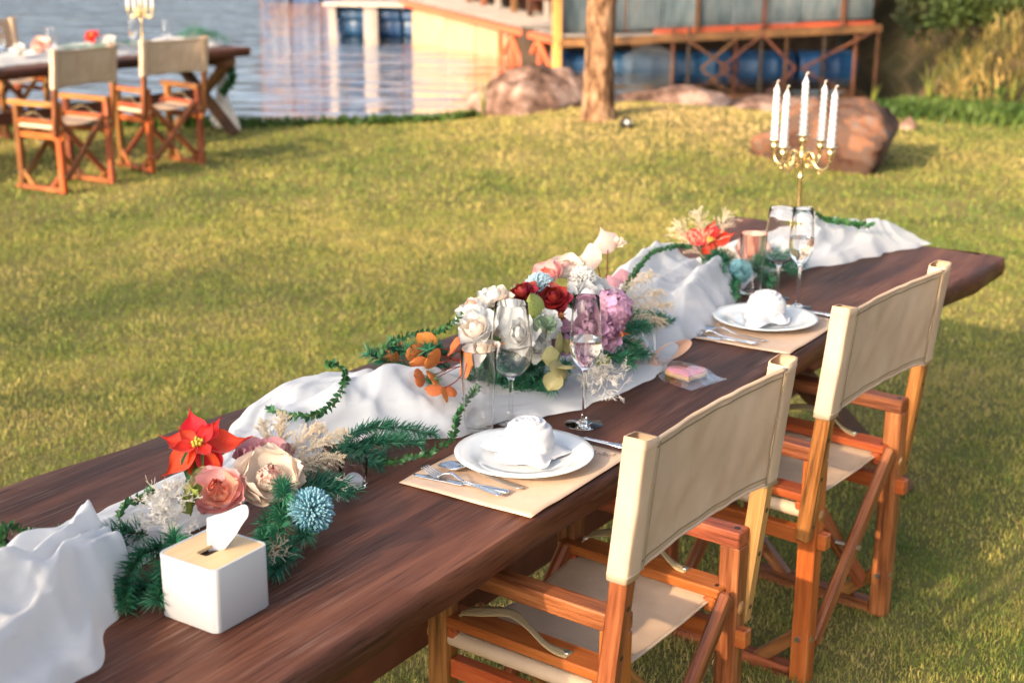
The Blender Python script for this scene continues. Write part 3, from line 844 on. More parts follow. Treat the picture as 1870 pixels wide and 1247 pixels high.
chair = make_chair('canvas director chair nearest the camera, tucked in at the foreground table')
chair.location = (.243, .002, 0); chair.rotation_euler = (0, 0, -.055)
spots = [((.245, .996, 0), -.10, 'farther canvas director chair at the foreground table, nearer the candelabra'),
         ((-6.52, 4.29, 0), .06, 'left canvas director chair on the near side of the lakeside table'),
         ((-6.60, 5.26, 0), -.16, 'right canvas director chair on the near side of the lakeside table'),
         ((-8.95, 4.72, 0), PI + .05, 'canvas director chair behind the lakeside table at the left edge'),
         ((-8.98, 5.75, 0), PI - .04, 'canvas director chair facing us from behind the middle of the lakeside table')]
for loc, rz, lab in spots:
    c = copy_tree(chair)
    c.location = loc; c.rotation_euler = (0, 0, rz); c['label'] = lab
    for ch in c.children:                               # the other chairs have no pale replacement posts
        if ch.name.startswith('back_post') and ch.data.materials[0] == MT['teak_pale']:
            ch.material_slots[0].link = 'OBJECT'; ch.material_slots[0].material = MT['teak']

# ------------------------------------------------------------------ cloth runner
RUN = [(-1.65, -.31, .12, .10), (-1.30, -.30, .10, .13), (-1.05, -.29, .02, .135), (-.92, -.285, -.085, .135), (-.83, -.30, -.14, .12), (-.76, -.40, -.20, .035), (-.60, -.435, -.22, .010), (-.38, -.44, -.26, .012),
       (-.25, -.515, -.285, .035), (-.15, -.560, -.31, .060), (-.05, -.575, -.19, .085), (.05, -.55, -.105, .095), (.14, -.50, -.085, .085), (.24, -.42, -.02, .04), (.34, -.40, .022, .022), (.60, -.40, .045, .022), (.80, -.40, .028, .03),
       (1.0, -.42, -.02, .075), (1.12, -.44, -.03, .115), (1.30, -.45, -.07, .135), (1.45, -.44, -.10, .125), (1.56, -.42, -.18, .04), (1.75, -.42, -.16, .015), (1.88, -.40, -.065, .05), (2.05, -.38, .02, .085), (2.25, -.34, .075, .08), (2.40, -.22, .13, .075), (2.47, -.12, .155, .03)]
def runner_surface(tab, y0, y1, ox=0.0, oy=0.0, n=620, m=120, seed=0.0):
    def fn(u, v):
        y = y0 + (y1 - y0) * u
        xl, xr, h = lerp_table(tab, y)
        t = 2 * v - 1
        # folds run roughly along the cloth, drifting sideways and merging
        ph = 1.5 * nz(y * 1.3, 3.3, seed) + .5 * nz(y * 3.0, 8.8, seed)
        c1 = math.sin(3.4 * t + 2.6 * ph + .8 * math.sin(y * 3.1)); f1 = (1 - math.sqrt(c1 * c1 + .02)) * 1.1
        c2 = math.sin(7.1 * t - 2.4 * ph + 2.3 * y + 1.1); f2 = (1 - math.sqrt(c2 * c2 + .03)) * 1.15
        f3 = nz(t * 1.5 + y * .8, y * 3.4, seed + 5)
        dome = max(0.0, 1 - abs(t) ** 2.6) ** .8
        z = h * dome * (.54 + .38 * max(f1, 0) + .16 * max(f2, 0) + .26 * f3)
        xx = (xl + xr) / 2 + t * (xr - xl) / 2
        wx = xx * 7 + .9 * nz(xx * 5, y * 4, seed + 11); wy = y * 2.2 + .7 * nz(xx * 4, y * 3, seed + 12)
        cr = 1 - abs(nz(wx, wy, seed + 13)) * 2.6; cr2 = 1 - abs(nz(wx * 2.3 + wy, wy * 2.0 - wx * .8, seed + 14)) * 2.6; cr3 = 1 - abs(nz(wx * 5 - wy * 2, wy * 4 + wx, seed + 15)) * 2.6
        z += (.015 * max(0, cr) ** 1.25 + .0075 * max(0, cr2) ** 1.2 + .0036 * max(0, cr3) ** 1.2) * dome * (.35 + min(1, h / .07) * .65)
        z += .005 * dome
        edge = .018 * nz(y * 7.0, 2.0 + (1 if t > 0 else 9), seed) + .010 * nz(y * 19.0, 6.0 + t, seed)
        x = (xl + xr) / 2 + t * (xr - xl) / 2 + edge * abs(t) ** 3 + .016 * nz(y * 6, t * 3, seed + 2) * (1 - abs(t))
        z += (.0035 + .0035 * math.sin(y * 60 + 3 * nz(y * 8, 1.0))) * abs(t) ** 6 * (.4 + .6 * nz(y * 9, 30.0))
        return (ox + x, oy + y + .012 * nz(y * 4, t * 2.2, seed + 9), TOP + .0035 + max(z, 0.0))
    return MB().grid(fn, n, m)
rn = runner_surface(RUN, -1.62, 2.46)
ro = rn.obj('table_runner', 'cloth', None, True)
tag(ro, 'sheer white cloth runner bunched along the middle of the foreground table', 'table runner', 'white table runners')

# ------------------------------------------------------------------ place settings
def make_plate(label, loc):
    t = thing('dinner_plate', label, 'plate', loc, group='white dinner plates')
    prof = [(0, .004), (.085, .004), (.092, .0055), (.104, .0125), (.128, .0165), (.1405, .0185), (.1415, .0200), (.1405, .0212), (.128, .0195), (.103, .0155), (.090, .0085), (.080, .0072), (0, .007)]
    prof = [(0, .0015), (.083, .0015), (.085, 0), (.088, .002)] + prof[2:]
    MB().lathe(prof, 72).obj('plate_body', 'china', t, True)
    return t

def make_napkin(label, loc, rz=0.0, seed=0.0):
    t = thing('rose_napkin', label, 'napkin', loc, (0, 0, rz), group='napkins folded into roses')
    def bun(u, v):
        a = 2 * PI * u
        if v < .45:
            f = v / .45; r = .043 + .0085 * math.sin(f * PI * .62); z = .044 * f
        else:
            f = (v - .45) / .55; r = .0508 * math.cos(f * PI / 2) ** .8 + .0005; z = .044 + .036 * math.sin(f * PI / 2) ** 1.15
        k = r / .0125 + a / (2 * PI)                    # rolled layers wind inwards on top
        saw = k - math.floor(k)
        ridge = (saw ** .7) * (1 - ss(.86, 1.0, saw))
        w = ss(.30, .55, v)
        z += (.0085 * ridge - .003) * w * (.5 + .5 * min(1, r / .02)) + .012 * math.exp(-(r / .012) ** 2) * 0
        k2 = z / .019 + a / (2 * PI) * 1.0 + .5; s2 = k2 - math.floor(k2)
        r += .0035 * (s2 ** .8) * (1 - ss(.85, 1, s2)) * (1 - w) + .0022 * nz(math.cos(a) * 2 + seed, math.sin(a) * 2, z * 30)
        return (r * math.cos(a), r * math.sin(a), z)
    MB().grid(bun, 120, 60, True).obj('petal_roll', 'napkin', t, True)
    def skirt(u, v):
        a = u * 2 * PI
        lobes = [(.5, .098, .38), (2.7, .118, .40), (3.9, .074, .5), (5.2, .082, .42)]
        rad = .058
        for c, ex, w in lobes:
            d = math.atan2(math.sin(a - c), math.cos(a - c)); rad += (ex - .058) * math.exp(-(d / w) ** 2)
        r = .044 + (rad - .044) * v
        z = .030 * (1 - v) ** 1.6 + .006 + .016 * max(0, nz(math.cos(a) * 1.7 + seed, math.sin(a) * 1.7, v * .9)) * v + .006 * math.sin(5 * a + seed) * math.sin(v * PI)
        return (r * math.cos(a), r * math.sin(a), z)
    MB().grid(skirt, 96, 14, True).obj('napkin_skirt', 'napkin', t, True)
    return t

def make_mat(label, loc, rz=0.0):
    t = thing('paper_placemat', label, 'placemat', loc, (0, 0, rz), group='kraft paper placemats')
    def sh(u, v):
        x, y = (u - .5) * .304, (v - .5) * .385
        return (x, y, .0016 + .0012 * (1 + nz(x * 9, y * 9)) + .004 * ss(.40, .5, abs(u - .5)) * max(0, nz(y * 11, 3.0)))
    MB().slab(sh, 20, 24, .0008, (0, 0, 1)).obj('paper_sheet', 'kraft', t, True)
    m = MB(); rr = random.Random(5)
    for k in range(9):                                  # tiny printed lines of writing, then a larger signature
        yy = .112 + k * .0062 + rr.uniform(-.0006, .0006); x0 = -.0 + rr.uniform(-.004, .004); ln = rr.uniform(.055, .085)
        pts = []
        for i in range(46):
            f = i / 45; pts.append((x0 + ln * f, yy + .0011 * math.sin(f * 95 + k) + .0007 * math.sin(f * 37 + 2 * k), .0056))
        for a, b in zip(pts, pts[1:]):
            if rr.random() < .84: m.bar(a, b, .0007, .0003)
    sig = spline([(.078, .122, .0058), (.085, .142, .0058), (.090, .128, .0058), (.096, .126, .0058), (.098, .136, .0058), (.104, .127, .0058), (.106, .146, .0058), (.111, .128, .0058), (.114, .138, .0058), (.120, .130, .0058), (.128, .150, .0058), (.131, .134, .0058)], 60)
    sig = [(p.x, p.y + .020, p.z) for p in sig]
    for a, b in zip(sig, sig[1:]): m.bar(a, b, .0012, .0003)
    m.obj('handwriting', 'ink', t)
    return t

def handle_profile(s, L, kind):
    """half width and height along a piece of cutlery, s from the tip"""
    return None
def make_spoon(label, loc, rz, parent=None):
    t = thing('table_spoon', label, 'spoon', loc, (0, 0, rz), group='steel spoons')
    L = .205
    def fn(u, v):
        x = L * u; w = -1 + 2 * v
        bowl = max(0.0, 1 - ((x - .033) / .034) ** 2) ** .5 * .0215 if x < .067 else 0
        hand = .0034 + .0048 * ss(.10, .205, x) - .0035 * ss(.2, .2051, x)
        hw = max(bowl, hand * ss(.045, .066, x))
        hw = max(hw, .0006)
        dip = -.0085 * max(0, 1 - ((x - .033) / .036) ** 2) * (1 - w * w) if x < .069 else 0
        z = .0095 + dip + .0085 * math.exp(-((x - .078) / .022) ** 2) * 1 - .0045 * ss(.09, .19, x) - .004 * ss(.0, .02, .02 - x)
        return (x, w * hw, z)
    MB().slab(fn, 70, 13, .0013, (0, 0, 1)).obj('spoon_body', 'steel', t, True)
    return t
def make_fork(label, loc, rz):
    t = thing('table_fork', label, 'fork', loc, (0, 0, rz), group='steel forks')
    L = .20
    def zf(x): return .006 + .0085 * math.exp(-((x - .072) / .020) ** 2) - .0045 * math.exp(-((x - .038) / .016) ** 2) + .004 * ss(.025, .0, x) - .002 * ss(.1, .19, x)
    def fn(u, v):
        x = .045 + (L - .045) * u; w = -1 + 2 * v
        hw = .0122 * (1 - ss(.052, .078, x)) + .0032 * ss(.052, .078, x) + .0052 * ss(.10, .198, x)
        hw *= 1 - .6 * ss(.1965, .2001, x)
        return (x, w * hw, zf(x) - .003 * (1 - w * w) * (1 - ss(.05, .085, x)))
    MB().slab(fn, 50, 9, .0016, (0, 0, 1)).obj('handle', 'steel', t, True)
    for k in range(4):
        yc = (-1.5 + k) * .0068
        def tn(u, v, yc=yc):
            x = .0005 + .050 * u; w = -1 + 2 * v
            return (x, yc * (1 - .06 * (1 - u)) + w * (.0010 + .0010 * u), zf(x) - .0015 * ss(.6, 1, u))
        MB().slab(tn, 16, 3, .0017, (0, 0, 1)).obj('tine', 'steel', t, True)
    return t
def make_knife(label, loc, rz, L=.21):
    t = thing('table_knife', label, 'knife', loc, (0, 0, rz), group='steel knives')
    def blade(u, v):
        x = .112 * u; w = v
        top = .0105 * ss(-.01, .035, x); return (x, -.0075 + (top + .0065) * w if x > .002 else -.002 + .004 * w, .0028 + .0004 * w)
    MB().slab(blade, 24, 5, .0012, (0, 0, 1)).obj('blade', 'steel', t, True)
    hp = [(.110, .0035), (.116, .0048), (.13, .0046), (.17, .0058), (.205, .0066), (L, .0045)]
    MB().tube([(x, .0005, .0050) for x, r in hp], [r for x, r in hp], 10).obj('handle', 'steel', t, True, sc=(1, 1.25, .72), loc=(0, 0, .0012))
    return t

def make_tumbler(label, loc):
    t = thing('tumbler_glass', label, 'glass', loc, group='tall clear tumblers')
    MB().lathe([(0, 0), (.0295, 0), (.0310, .0022), (.0332, .060), (.0362, .120), (.0388, .1785), (.0384, .1802), (.0378, .1804), (.0373, .1785), (.0348, .120), (.0318, .060), (.0292, .0110), (.025, .0088), (0, .0082)], 64).obj('glass_body', 'glass', t, True, 35)
    return t
def make_wine(label, loc):
    t = thing('wine_glass', label, 'glass', loc, group='empty stemmed wine glasses')
    WR = 1.12
    prof = [(0, 0), (.0325, 0), (.0335, .0012), (.031, .0026), (.014, .0058), (.0058, .0105), (.0042, .020), (.0038, .060), (.0042, .092), (.0085, .1015), (.0215, .109), (.0335, .122), (.0400, .141), (.0408, .158), (.0385, .190), (.0340, .232), (.0318, .266), (.0310, .2672), (.0309, .266),
            (.0331, .232), (.0376, .190), (.0399, .158), (.0391, .142), (.0327, .1235), (.0208, .1110), (.0080, .1045), (0, .1035)]
    prof = [(r * WR, z) for r, z in prof]
    MB().lathe(prof, 64).obj('glass_body', 'glass', t, True, 40)
    return t
def make_flute(label, loc, fill=.40):
    t = thing('champagne_flute', label, 'glass', loc, group='champagne flutes')
    outer = [(0, 0), (.0345, 0), (.0352, .0013), (.033, .0026), (.013, .0058), (.0055, .0110), (.0040, .020), (.0037, .07), (.0040, .118), (.0075, .1275), (.0185, .139), (.0265, .158), (.0295, .180), (.0292, .205), (.0262, .250), (.0238, .286), (.0232, .2868)]
    inner = [(.0229, .286), (.0253, .250), (.0283, .205), (.0286, .181), (.0257, .1595), (.0178, .1415), (.0060, .1330), (0, .1325)]
    outer = [(r * 1.17, z) for r, z in outer]; inner = [(r * 1.17 + .00008, z) for r, z in inner]
    MB().lathe(outer + inner, 64).obj('glass_body', 'glass', t, True, 40)
    zt = .1325 + (.2868 - .1325) * fill
    liq = [(0, .1323)]
    for r, z in inner[::-1][1:]:
        if z < zt: liq.append((r + .0003, z))
    a, b = [p for p in inner if p[1] >= zt][-1], [p for p in inner if p[1] < zt][0]
    f = (zt - b[1]) / (a[1] - b[1]); liq.append((b[0] + (a[0] - b[0]) * f + .0003, zt)); liq.append((0, zt))
    MB().lathe(liq, 64).obj('drink', 'drink', t, True, 40)
    return t
def make_votive(label, loc):
    t = thing('votive_glass', label, 'glass', loc, group='small votive glasses')
    MB().lathe([(0, 0), (.024, 0), (.0255, .003), (.0285, .054), (.0280, .0552), (.0273, .054), (.0245, .008), (0, .0065)], 40).obj('glass_body', 'glass', t, True, 35)
    MB().lathe([(0, .0085), (.019, .0085), (.019, .014), (.017, .0145), (0, .0145)], 24).obj('tea_light', 'wax', t, True)
    return t

Z1 = TOP + .001
MZ = TOP + .0012
make_mat('kraft paper placemat with handwriting under the nearer plate', (.0915, -.035, Z1), 0)
make_plate('white round dinner plate at the nearer place setting', (.083, .0, MZ + .0052))
make_napkin('white napkin rose on the nearer plate', (.090, .004, MZ + .0128), .4, 1.0)
SZ = MZ + .0052
make_spoon('steel spoon beside the nearer plate', (-.042, -.118, SZ), -.065)
make_fork('steel fork with tines towards the votive, lying on a knife by the nearer plate', (-.046, -.166, SZ + .005), -.115)
make_knife('steel knife under the fork of the nearer place setting', (-.056, -.185, SZ - .001), .105)
make_knife('steel knife on the far right of the nearer placemat', (.012, .170, SZ - .001), -.01)
make_tumbler('tall clear tumbler at the nearer place setting', (-.093, .095, TOP + .0085))
make_wine('empty wine glass standing behind the nearer tumbler', (-.070, .185, TOP + .004))
make_flute('champagne flute half full, in front of the mauve roses', (.068, .265, Z1))
make_votive('small clear votive glass beside the cream plumes', (-.126, -.285, Z1))
make_votive('small clear votive glass behind the cloth at the left edge', (-.372, -.86, Z1))
D2 = 1.185
make_mat('kraft paper placemat with handwriting under the farther plate', (.0915, 1.185, Z1), .0)
make_plate('white round dinner plate at the farther place setting', (.080, 1.220, MZ + .0052))
make_napkin('white napkin rose on the farther plate', (.080, 1.222, MZ + .0128), 2.1, 7.0)
make_spoon('steel spoon beside the farther plate', (-.050, 1.062, SZ), -.05)
make_fork('steel fork beside the farther plate', (-.055, 1.022, SZ + .004), -.10)
make_knife('steel knife under the fork of the farther place setting', (-.062, 1.000, SZ - .001), .08)
make_knife('steel knife at the right of the farther placemat', (.020, 1.385, SZ - .001), 0.0)
make_tumbler('tall clear tumbler at the farther place setting', (-.094, 1.520, Z1))
make_wine('empty wine glass beside the farther flute', (-.006, 1.507, Z1))
make_flute('champagne flute in front of the candelabra, half full', (.084, 1.442, Z1), .46)

# ------------------------------------------------------------------ tissue box
tb = thing('tissue_box', 'white square tissue box with a bamboo lid in the foreground', 'tissue box', (.018, -.800, Z1), (0, 0, .0))
def rrect(hx, hy, r, n=7):
    out = []
    for cx, cyy, a0 in ((hx - r, hy - r, 0), (-hx + r, hy - r, PI / 2), (-hx + r, -hy + r, PI), (hx - r, -hy + r, 3 * PI / 2)):
        for i in range(n):
            a = a0 + PI / 2 * i / (n - 1); out.append((cx + r * math.cos(a), cyy + r * math.sin(a)))
    return out
m = MB(); rings = [(.0600, .0, .0125), (.061, .001, .013), (.061, .1050, .013), (.0606, .1062, .0128), (.0575, .1062, .0110), (.0570, .1045, .0105)]
for h, z, r in rings: m.v.extend([(x, y, z) for x, y in rrect(h, h, r)])
k = 28
for i in range(len(rings) - 1):
    for j in range(k): m.f.append((i * k + j, i * k + (j + 1) % k, (i + 1) * k + (j + 1) % k, (i + 1) * k + j))
m.f.append(tuple(range(k))[::-1])
m.obj('box_body', 'boxwhite', tb, True).modifiers.new('edge', 'EDGE_SPLIT').split_angle = R(50)
m = MB(); out_ = rrect(.0568, .0568, .0105)
hole = []
for i, (x, y) in enumerate(out_):
    a = math.atan2(y, x); hole.append((.016 * math.cos(a), .034 * math.sin(a)))
for z in (.1055, .1000):
    m.v.extend([(x, y, z) for x, y in out_]); m.v.extend([(x, y, z) for x, y in hole])
for j in range(k):
    j2 = (j + 1) % k
    m.f.append((j, j2, k + j2, k + j)); m.f.append((2 * k + j, 3 * k + j, 3 * k + j2, 2 * k + j2)); m.f.append((k + j, k + j2, 3 * k + j2, 3 * k + j)); m.f.append((j, 2 * k + j, 2 * k + j2, j2))
m.obj('bamboo_lid', 'bamboo', tb)
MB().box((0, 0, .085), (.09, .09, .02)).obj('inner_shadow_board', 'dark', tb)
def tis(u, v):
    w = -1 + 2 * u; z = .094 + .078 * v
    x = -.004 + w * (.010 + .030 * v ** .8) + .030 * v; y = .004 + .012 * (1 - w * w) * (1 - v) - .020 * abs(w) ** 1.3 * v + .010 * math.sin(2.4 * w + 1) * v + .030 * v
    z += -.020 * v * ss(-.2, 1.0, -w) + .004 * nz(w * 2, v * 3)
    return (x, y, z)
MB().slab(tis, 24, 20, .0008).obj('tissue', 'tissue', tb, True)

# ------------------------------------------------------------------ heart biscuit in a tied bag
bagrot = .55
ck = thing('heart_biscuit', 'pink iced heart biscuit inside a clear tied bag', 'biscuit', (.106, .690, Z1), (0, 0, bagrot))
def heart(r, n=44):
    pts = []
    for i in range(n):
        a = 2 * PI * i / n
        pts.append((r * (16 * math.sin(a) ** 3) / 17, r * (13 * math.cos(a) - 5 * math.cos(2 * a) - 2 * math.cos(3 * a) - math.cos(4 * a)) / 17))
    return pts
def heart_solid(r0, z0, z1, bev, mat, name):
    m = MB(); rs = [(r0 - bev, z0), (r0, z0 + bev), (r0, z1 - bev), (r0 - bev, z1)]; n = 44
    for r, z in rs: m.v.extend([(x, y, z) for x, y in heart(r, n)])
    for i in range(3):
        for j in range(n): m.f.append((i * n + j, i * n + (j + 1) % n, (i + 1) * n + (j + 1) % n, (i + 1) * n + j))
    c = len(m.v); m.v.append((0, 0, z1)); m.v.append((0, 0, z0))
    for j in range(n): m.f.append((3 * n + j, 3 * n + (j + 1) % n, c)); m.f.append(((j + 1) % n, j, c + 1))
    return m.obj(name, mat, ck, True)
heart_solid(.055, .002, .0135, .003, 'biscuit', 'biscuit_base')
heart_solid(.0512, .0128, .0175, .002, 'icing', 'icing')
bag = thing('clear_bag', 'clear plastic bag with a champagne ribbon bow holding the pink biscuit', 'bag', (.106, .690, Z1), (0, 0, bagrot))
neck = Vector((-.075, .078, .020))
def bagf(u, v, top=True):
    # u along the bag from the closed end to the neck, v across
    s = ss(.45, 1.0, u); w = -1 + 2 * v
    x0 = Vector((.048, -.062, 0)).lerp(neck, u)
    ax = Vector((.72, .69, 0)); hw = .066 * (1 - s) + .008 * s
    z = .001 + (.0245 * (1 - abs(w) ** 4) * math.sin(min(1, u * 2.2 + .12) * PI * .5) * (1 - s) + .024 * s) * (1 if top else 0)
    z += .004 * nz(u * 6, w * 4, 3) * (1 if top else 0)
    p = x0 + ax * hw * w; return (p.x, p.y, max(z + (neck.z - .02) * s, .0008))
b = MB().grid(lambda u, v: bagf(u, v), 24, 18); b.grid(lambda u, v: bagf(u, v, False), 12, 8); b.obj('bag_body', 'film', bag, True)
def ruff(u, v):
    a = 2 * PI * u
    d = Vector((-.52, .45, .72)).normalized(); e1 = d.orthogonal().normalized(); e2 = d.cross(e1)
    r = .006 + .040 * v ** .9 * (1 + .28 * math.sin(5 * a + 1) + .18 * math.sin(11 * a))
    p = neck + d * (.066 * v * (1 + .15 * math.sin(3 * a))) + (e1 * math.cos(a) + e2 * math.sin(a) * .8) * r
    return p
MB().grid(ruff, 60, 10, True).obj('bag_ruffle', 'film', bag, True)
def loop(s, wdt, bulge, dirv, upv=.018):
    dirv = Vector(dirv).normalized(); side = dirv.cross(Vector((0, 0, 1))).normalized()
    def fn(u, v):
        a = 2 * PI * u
        p = neck + dirv * s * (1 - math.cos(a)) * .5 + Vector((0, 0, 1)) * (bulge * math.sin(a) + upv * (1 - math.cos(a)) * .5)
        w = (.35 + .65 * ss(0, .5, .5 - abs(u - .5))) * wdt
        return p + (side * .8 + dirv * .25 + Vector((0, 0, .35))).normalized() * (v - .5) * w
    return fn
rb = MB().grid(loop(.085, .052, .022, (.80, .30, .1)), 30, 6).obj('ribbon_loop', 'ribbon', bag, True)
MB().grid(loop(.062, .046, .024, (-.75, -.30, .2)), 30, 6).obj('ribbon_loop', 'ribbon', bag, True)
for dv, ln in (((-.10, -.9, 0), .070), ((.5, -.6, 0), .052)):
    dv = Vector(dv).normalized(); sd = Vector((-dv.y, dv.x, 0))
    MB().slab(lambda u, v, dv=dv, sd=sd, ln=ln: neck + dv * ln * u + sd * (v - .5) * (.014 + .024 * u) + Vector((0, 0, .002 - .020 * ss(0, .6, u) + .004 * math.sin(u * 5))), 14, 4, .0006).obj('ribbon_tail', 'ribbon', bag, True)
MB().lathe([(0, -.008), (.006, -.006), (.0085, 0), (.006, .006), (0, .008)], 12).obj('ribbon_knot', 'ribbon', bag, True, loc=neck)

# ------------------------------------------------------------------ candelabra
def make_candelabra(label, loc, rz, lit=5):
    t = thing('candelabra', label, 'candelabra', loc, (0, 0, rz), group='brass five arm candelabra')
    MB().lathe([(0, 0), (.058, 0), (.060, .004), (.052, .010), (.034, .016), (.020, .024), (.013, .036), (.0085, .050), (.0075, .06), (.0105, .066), (.0095, .072), (.0085, .19), (.0092, .205), (.012, .212), (.008, .220), (.0065, .226), (.0072, .255), (.0155, .275), (.0165, .285), (.010, .298), (.0075, .305), (.011, .312), (.006, .318), (.0085, .322), (.0135, .332), (.0135, .352), (0, .352)], 28).obj('stem', 'gold', t, True)
    spots = [(0, 0, .335)]
    for k in range(4):
        a = k * PI / 2
        d = Vector((math.cos(a), math.sin(a), 0))
        prof = [(.010, .262), (.018, .292), (.034, .300), (.047, .288), (.050, .270), (.058, .256), (.074, .248), (.092, .250), (.106, .262), (.112, .280)]
        pts = spline([d * r + Vector((0, 0, z)) for r, z in prof], 44)
        MB().tube(pts, [.0042 + .0014 * math.sin(i / 43 * PI) for i in range(44)], 8).obj('arm', 'gold', t, True)
        cu = []
        for i in range(30):
            b_ = i / 29 * 3.6 * PI; r = .019 * (1 - i / 29 * .75)
            cu.append(d * (.034 + r * math.cos(b_ + 1.6)) + Vector((0, 0, .262 + r * math.sin(b_ + 1.6))))
        MB().tube(cu, [.0038 - .0012 * i / 29 for i in range(30)], 7).obj('scroll', 'gold', t, True)
        cu = []
        for i in range(22):
            b_ = i / 21 * 2.6 * PI; r = .013 * (1 - i / 21 * .7)
            cu.append(d * (.074 - r * math.cos(b_ - .4)) + Vector((0, 0, .240 + r * math.sin(b_ - .4))))
        MB().tube(cu, .0030, 7).obj('scroll', 'gold', t, True)
        p = d * .112
        spots.append((p.x, p.y, .280))
    for x, y, z in spots:
        if z < .33:
            cup = MB().lathe([(0, -.004), (.006, -.004), (.009, .004), (.0055, .010), (.0125, .016), (.0135, .020), (.0135, .044), (0, .044)], 20).obj('candle_cup', 'gold', t, True, loc=(x, y, z)); zc = z + .044
        else: zc = .352
        MB().lathe([(0, 0), (.020, .0005), (.0245, .0040), (.0235, .0046), (.019, .0018), (0, .0018)], 24).obj('drip_pan', 'gold', t, True, loc=(x, y, zc))
        L = .190 if z < .33 else .196
        def cd(u, v):
            a = 2 * PI * u; zz = L * v
            r = .0134 * (1 - .22 * v) * (1 - ss(.90, 1, v) * .62)
            r *= 1 + .11 * math.cos(3 * a + zz * 300) * (1 - ss(.9, 1, v)) * ss(0, .03, v)
            return (r * math.cos(a), r * math.sin(a), zz)
        m = MB().grid(cd, 26, 76, True); m.v.append((0, 0, L)); cidx = len(m.v) - 1
        for i in range(26): m.f.append((i * 76 + 75, ((i + 1) % 26) * 76 + 75, cidx))
        can = m.obj('candle', 'wax', t, True, loc=(x, y, zc + .001), rot=(R(random.uniform(-1.2, 1.2)), R(random.uniform(-1, 1)), 0))
        MB().tube(spline([(0, 0, L - .003), (.0005, 0, L + .008), (.004, .001, L + .014), (.009, .002, L + .013)], 8), .0028, 6).obj('wick', 'wick', can, True, rot=(0, 0, random.uniform(-.8, 1.2)))
    return t
make_candelabra('brass candelabra with five white twisted candles on the foreground table', (-.255, 2.270, Z1 + .01), -.205)

# ------------------------------------------------------------------ flowers and greenery
def petal_mesh(name, mat, L=1.0, W=.5, cup=.5, curl=.2, point=0.0, ruffle=0.0, nu=7, nv=7, seed=0.0, wide=.62, circ=False):
    """petal growing along +Z, its outer face towards +X"""
    def fn(u, v):
        w = -1 + 2 * v
        prof = (math.sin(PI * min(1, (u * .92 + .06)) ** (1.0 / (2 * wide)) ) ** .62)
        if circ: prof = max(.02, math.sqrt(max(0.0, 1 - (2 * min(.999, u * .97 + .03) - 1) ** 2)))
        if point: prof *= (1 - point * ss(.45, 1, u))
        if u > .999 and not circ: prof = .30 * (1 - point)
        y = w * W * prof
        x = curl * u * u - cup * (1 - w * w * .0) * 0 - cup * (abs(w) ** 2) * prof * W + cup * .35 * math.sin(u * PI)
        x += ruffle * math.sin(w * 7 + seed) * u * u + ruffle * .7 * nz(w * 2.5 + seed, u * 3)
        z = L * u * (1 - .10 * abs(w) ** 2.5 * u) - ruffle * .3 * abs(math.sin(w * 5 + seed)) * u
        return (x * L, y, z)
    return MB().grid(fn, nu, nv).mesh(name, mat, True)

_pm = {}
GS = 1.17
def pet(kind, mat):
    key = (kind, mat)
    if key not in _pm:
        args = {'in': dict(W=.46, cup=1.1, curl=-.16, ruffle=.02), 'mid': dict(W=.58, cup=.75, curl=.10, ruffle=.03), 'out': dict(W=.66, cup=.42, curl=.34, ruffle=.04),
                'pin': dict(W=.36, cup=.8, curl=-.05, ruffle=.13), 'pmid': dict(W=.50, cup=.7, curl=-.08, ruffle=.10), 'pout': dict(W=.74, cup=.45, curl=-.02, ruffle=.07),
                'bract': dict(W=.30, cup=.55, curl=.10, point=.97, nu=10, ruffle=.02, wide=.5), 'leaf': dict(W=.30, cup=.35, curl=.08, point=.9, nu=8, wide=.55),
                'round': dict(W=.55, cup=.30, curl=.12, nu=11, nv=9, circ=True, ruffle=.03), 'floret': dict(W=.44, cup=.2, curl=.3, nu=4, nv=4), 'small': dict(W=.34, cup=.4, curl=.12, point=.6, nu=4, nv=3), 'spathe': dict(W=.60, cup=.30, curl=.16, point=.8, nu=10, nv=9, wide=.42)}[kind]
        _pm[key] = petal_mesh('petal', mat, seed=len(_pm) * 1.7, **args)
    return _pm[key]

def petal_at(name, parent, me, ang, tilt, r0, z0, L, jx=0.0):
    m = Matrix.Rotation(ang, 4, 'Z') @ Matrix.Translation((r0, 0, z0)) @ Matrix.Rotation(tilt, 4, 'Y') @ Matrix.Rotation(jx, 4, 'X') @ Matrix.Scale(L, 4)
    return inst(name, me, parent, mtx=m)

def rose(label, loc, facing, r, mats, n=20, group='fabric roses', name='rose', roll=0.0):
    r *= GS
    t = thing(name, label, 'flower', loc, frame_to(facing, roll), group)
    rr = random.Random(label)
    for i in range(n):
        f = i / (n - 1)
        kind = 'in' if f < .3 else ('mid' if f < .65 else 'out')
        L = r * (.52 + .50 * f) * rr.uniform(.95, 1.05)
        tilt = R(2 + 62 * f ** 1.25) + rr.uniform(-.06, .06)
        petal_at('petal', t, pet(kind, mats[min(int(f * len(mats)), len(mats) - 1)]), i * 2.399, tilt, r * (.02 + .14 * f), -.30 * r * f, L, rr.uniform(-.1, .1))
    MB().lathe([(0, -.55 * r), (.20 * r, -.45 * r), (.30 * r, -.25 * r), (.16 * r, 0), (0, .05 * r)], 10).obj('calyx', 'greenstem', t, True)
    return t

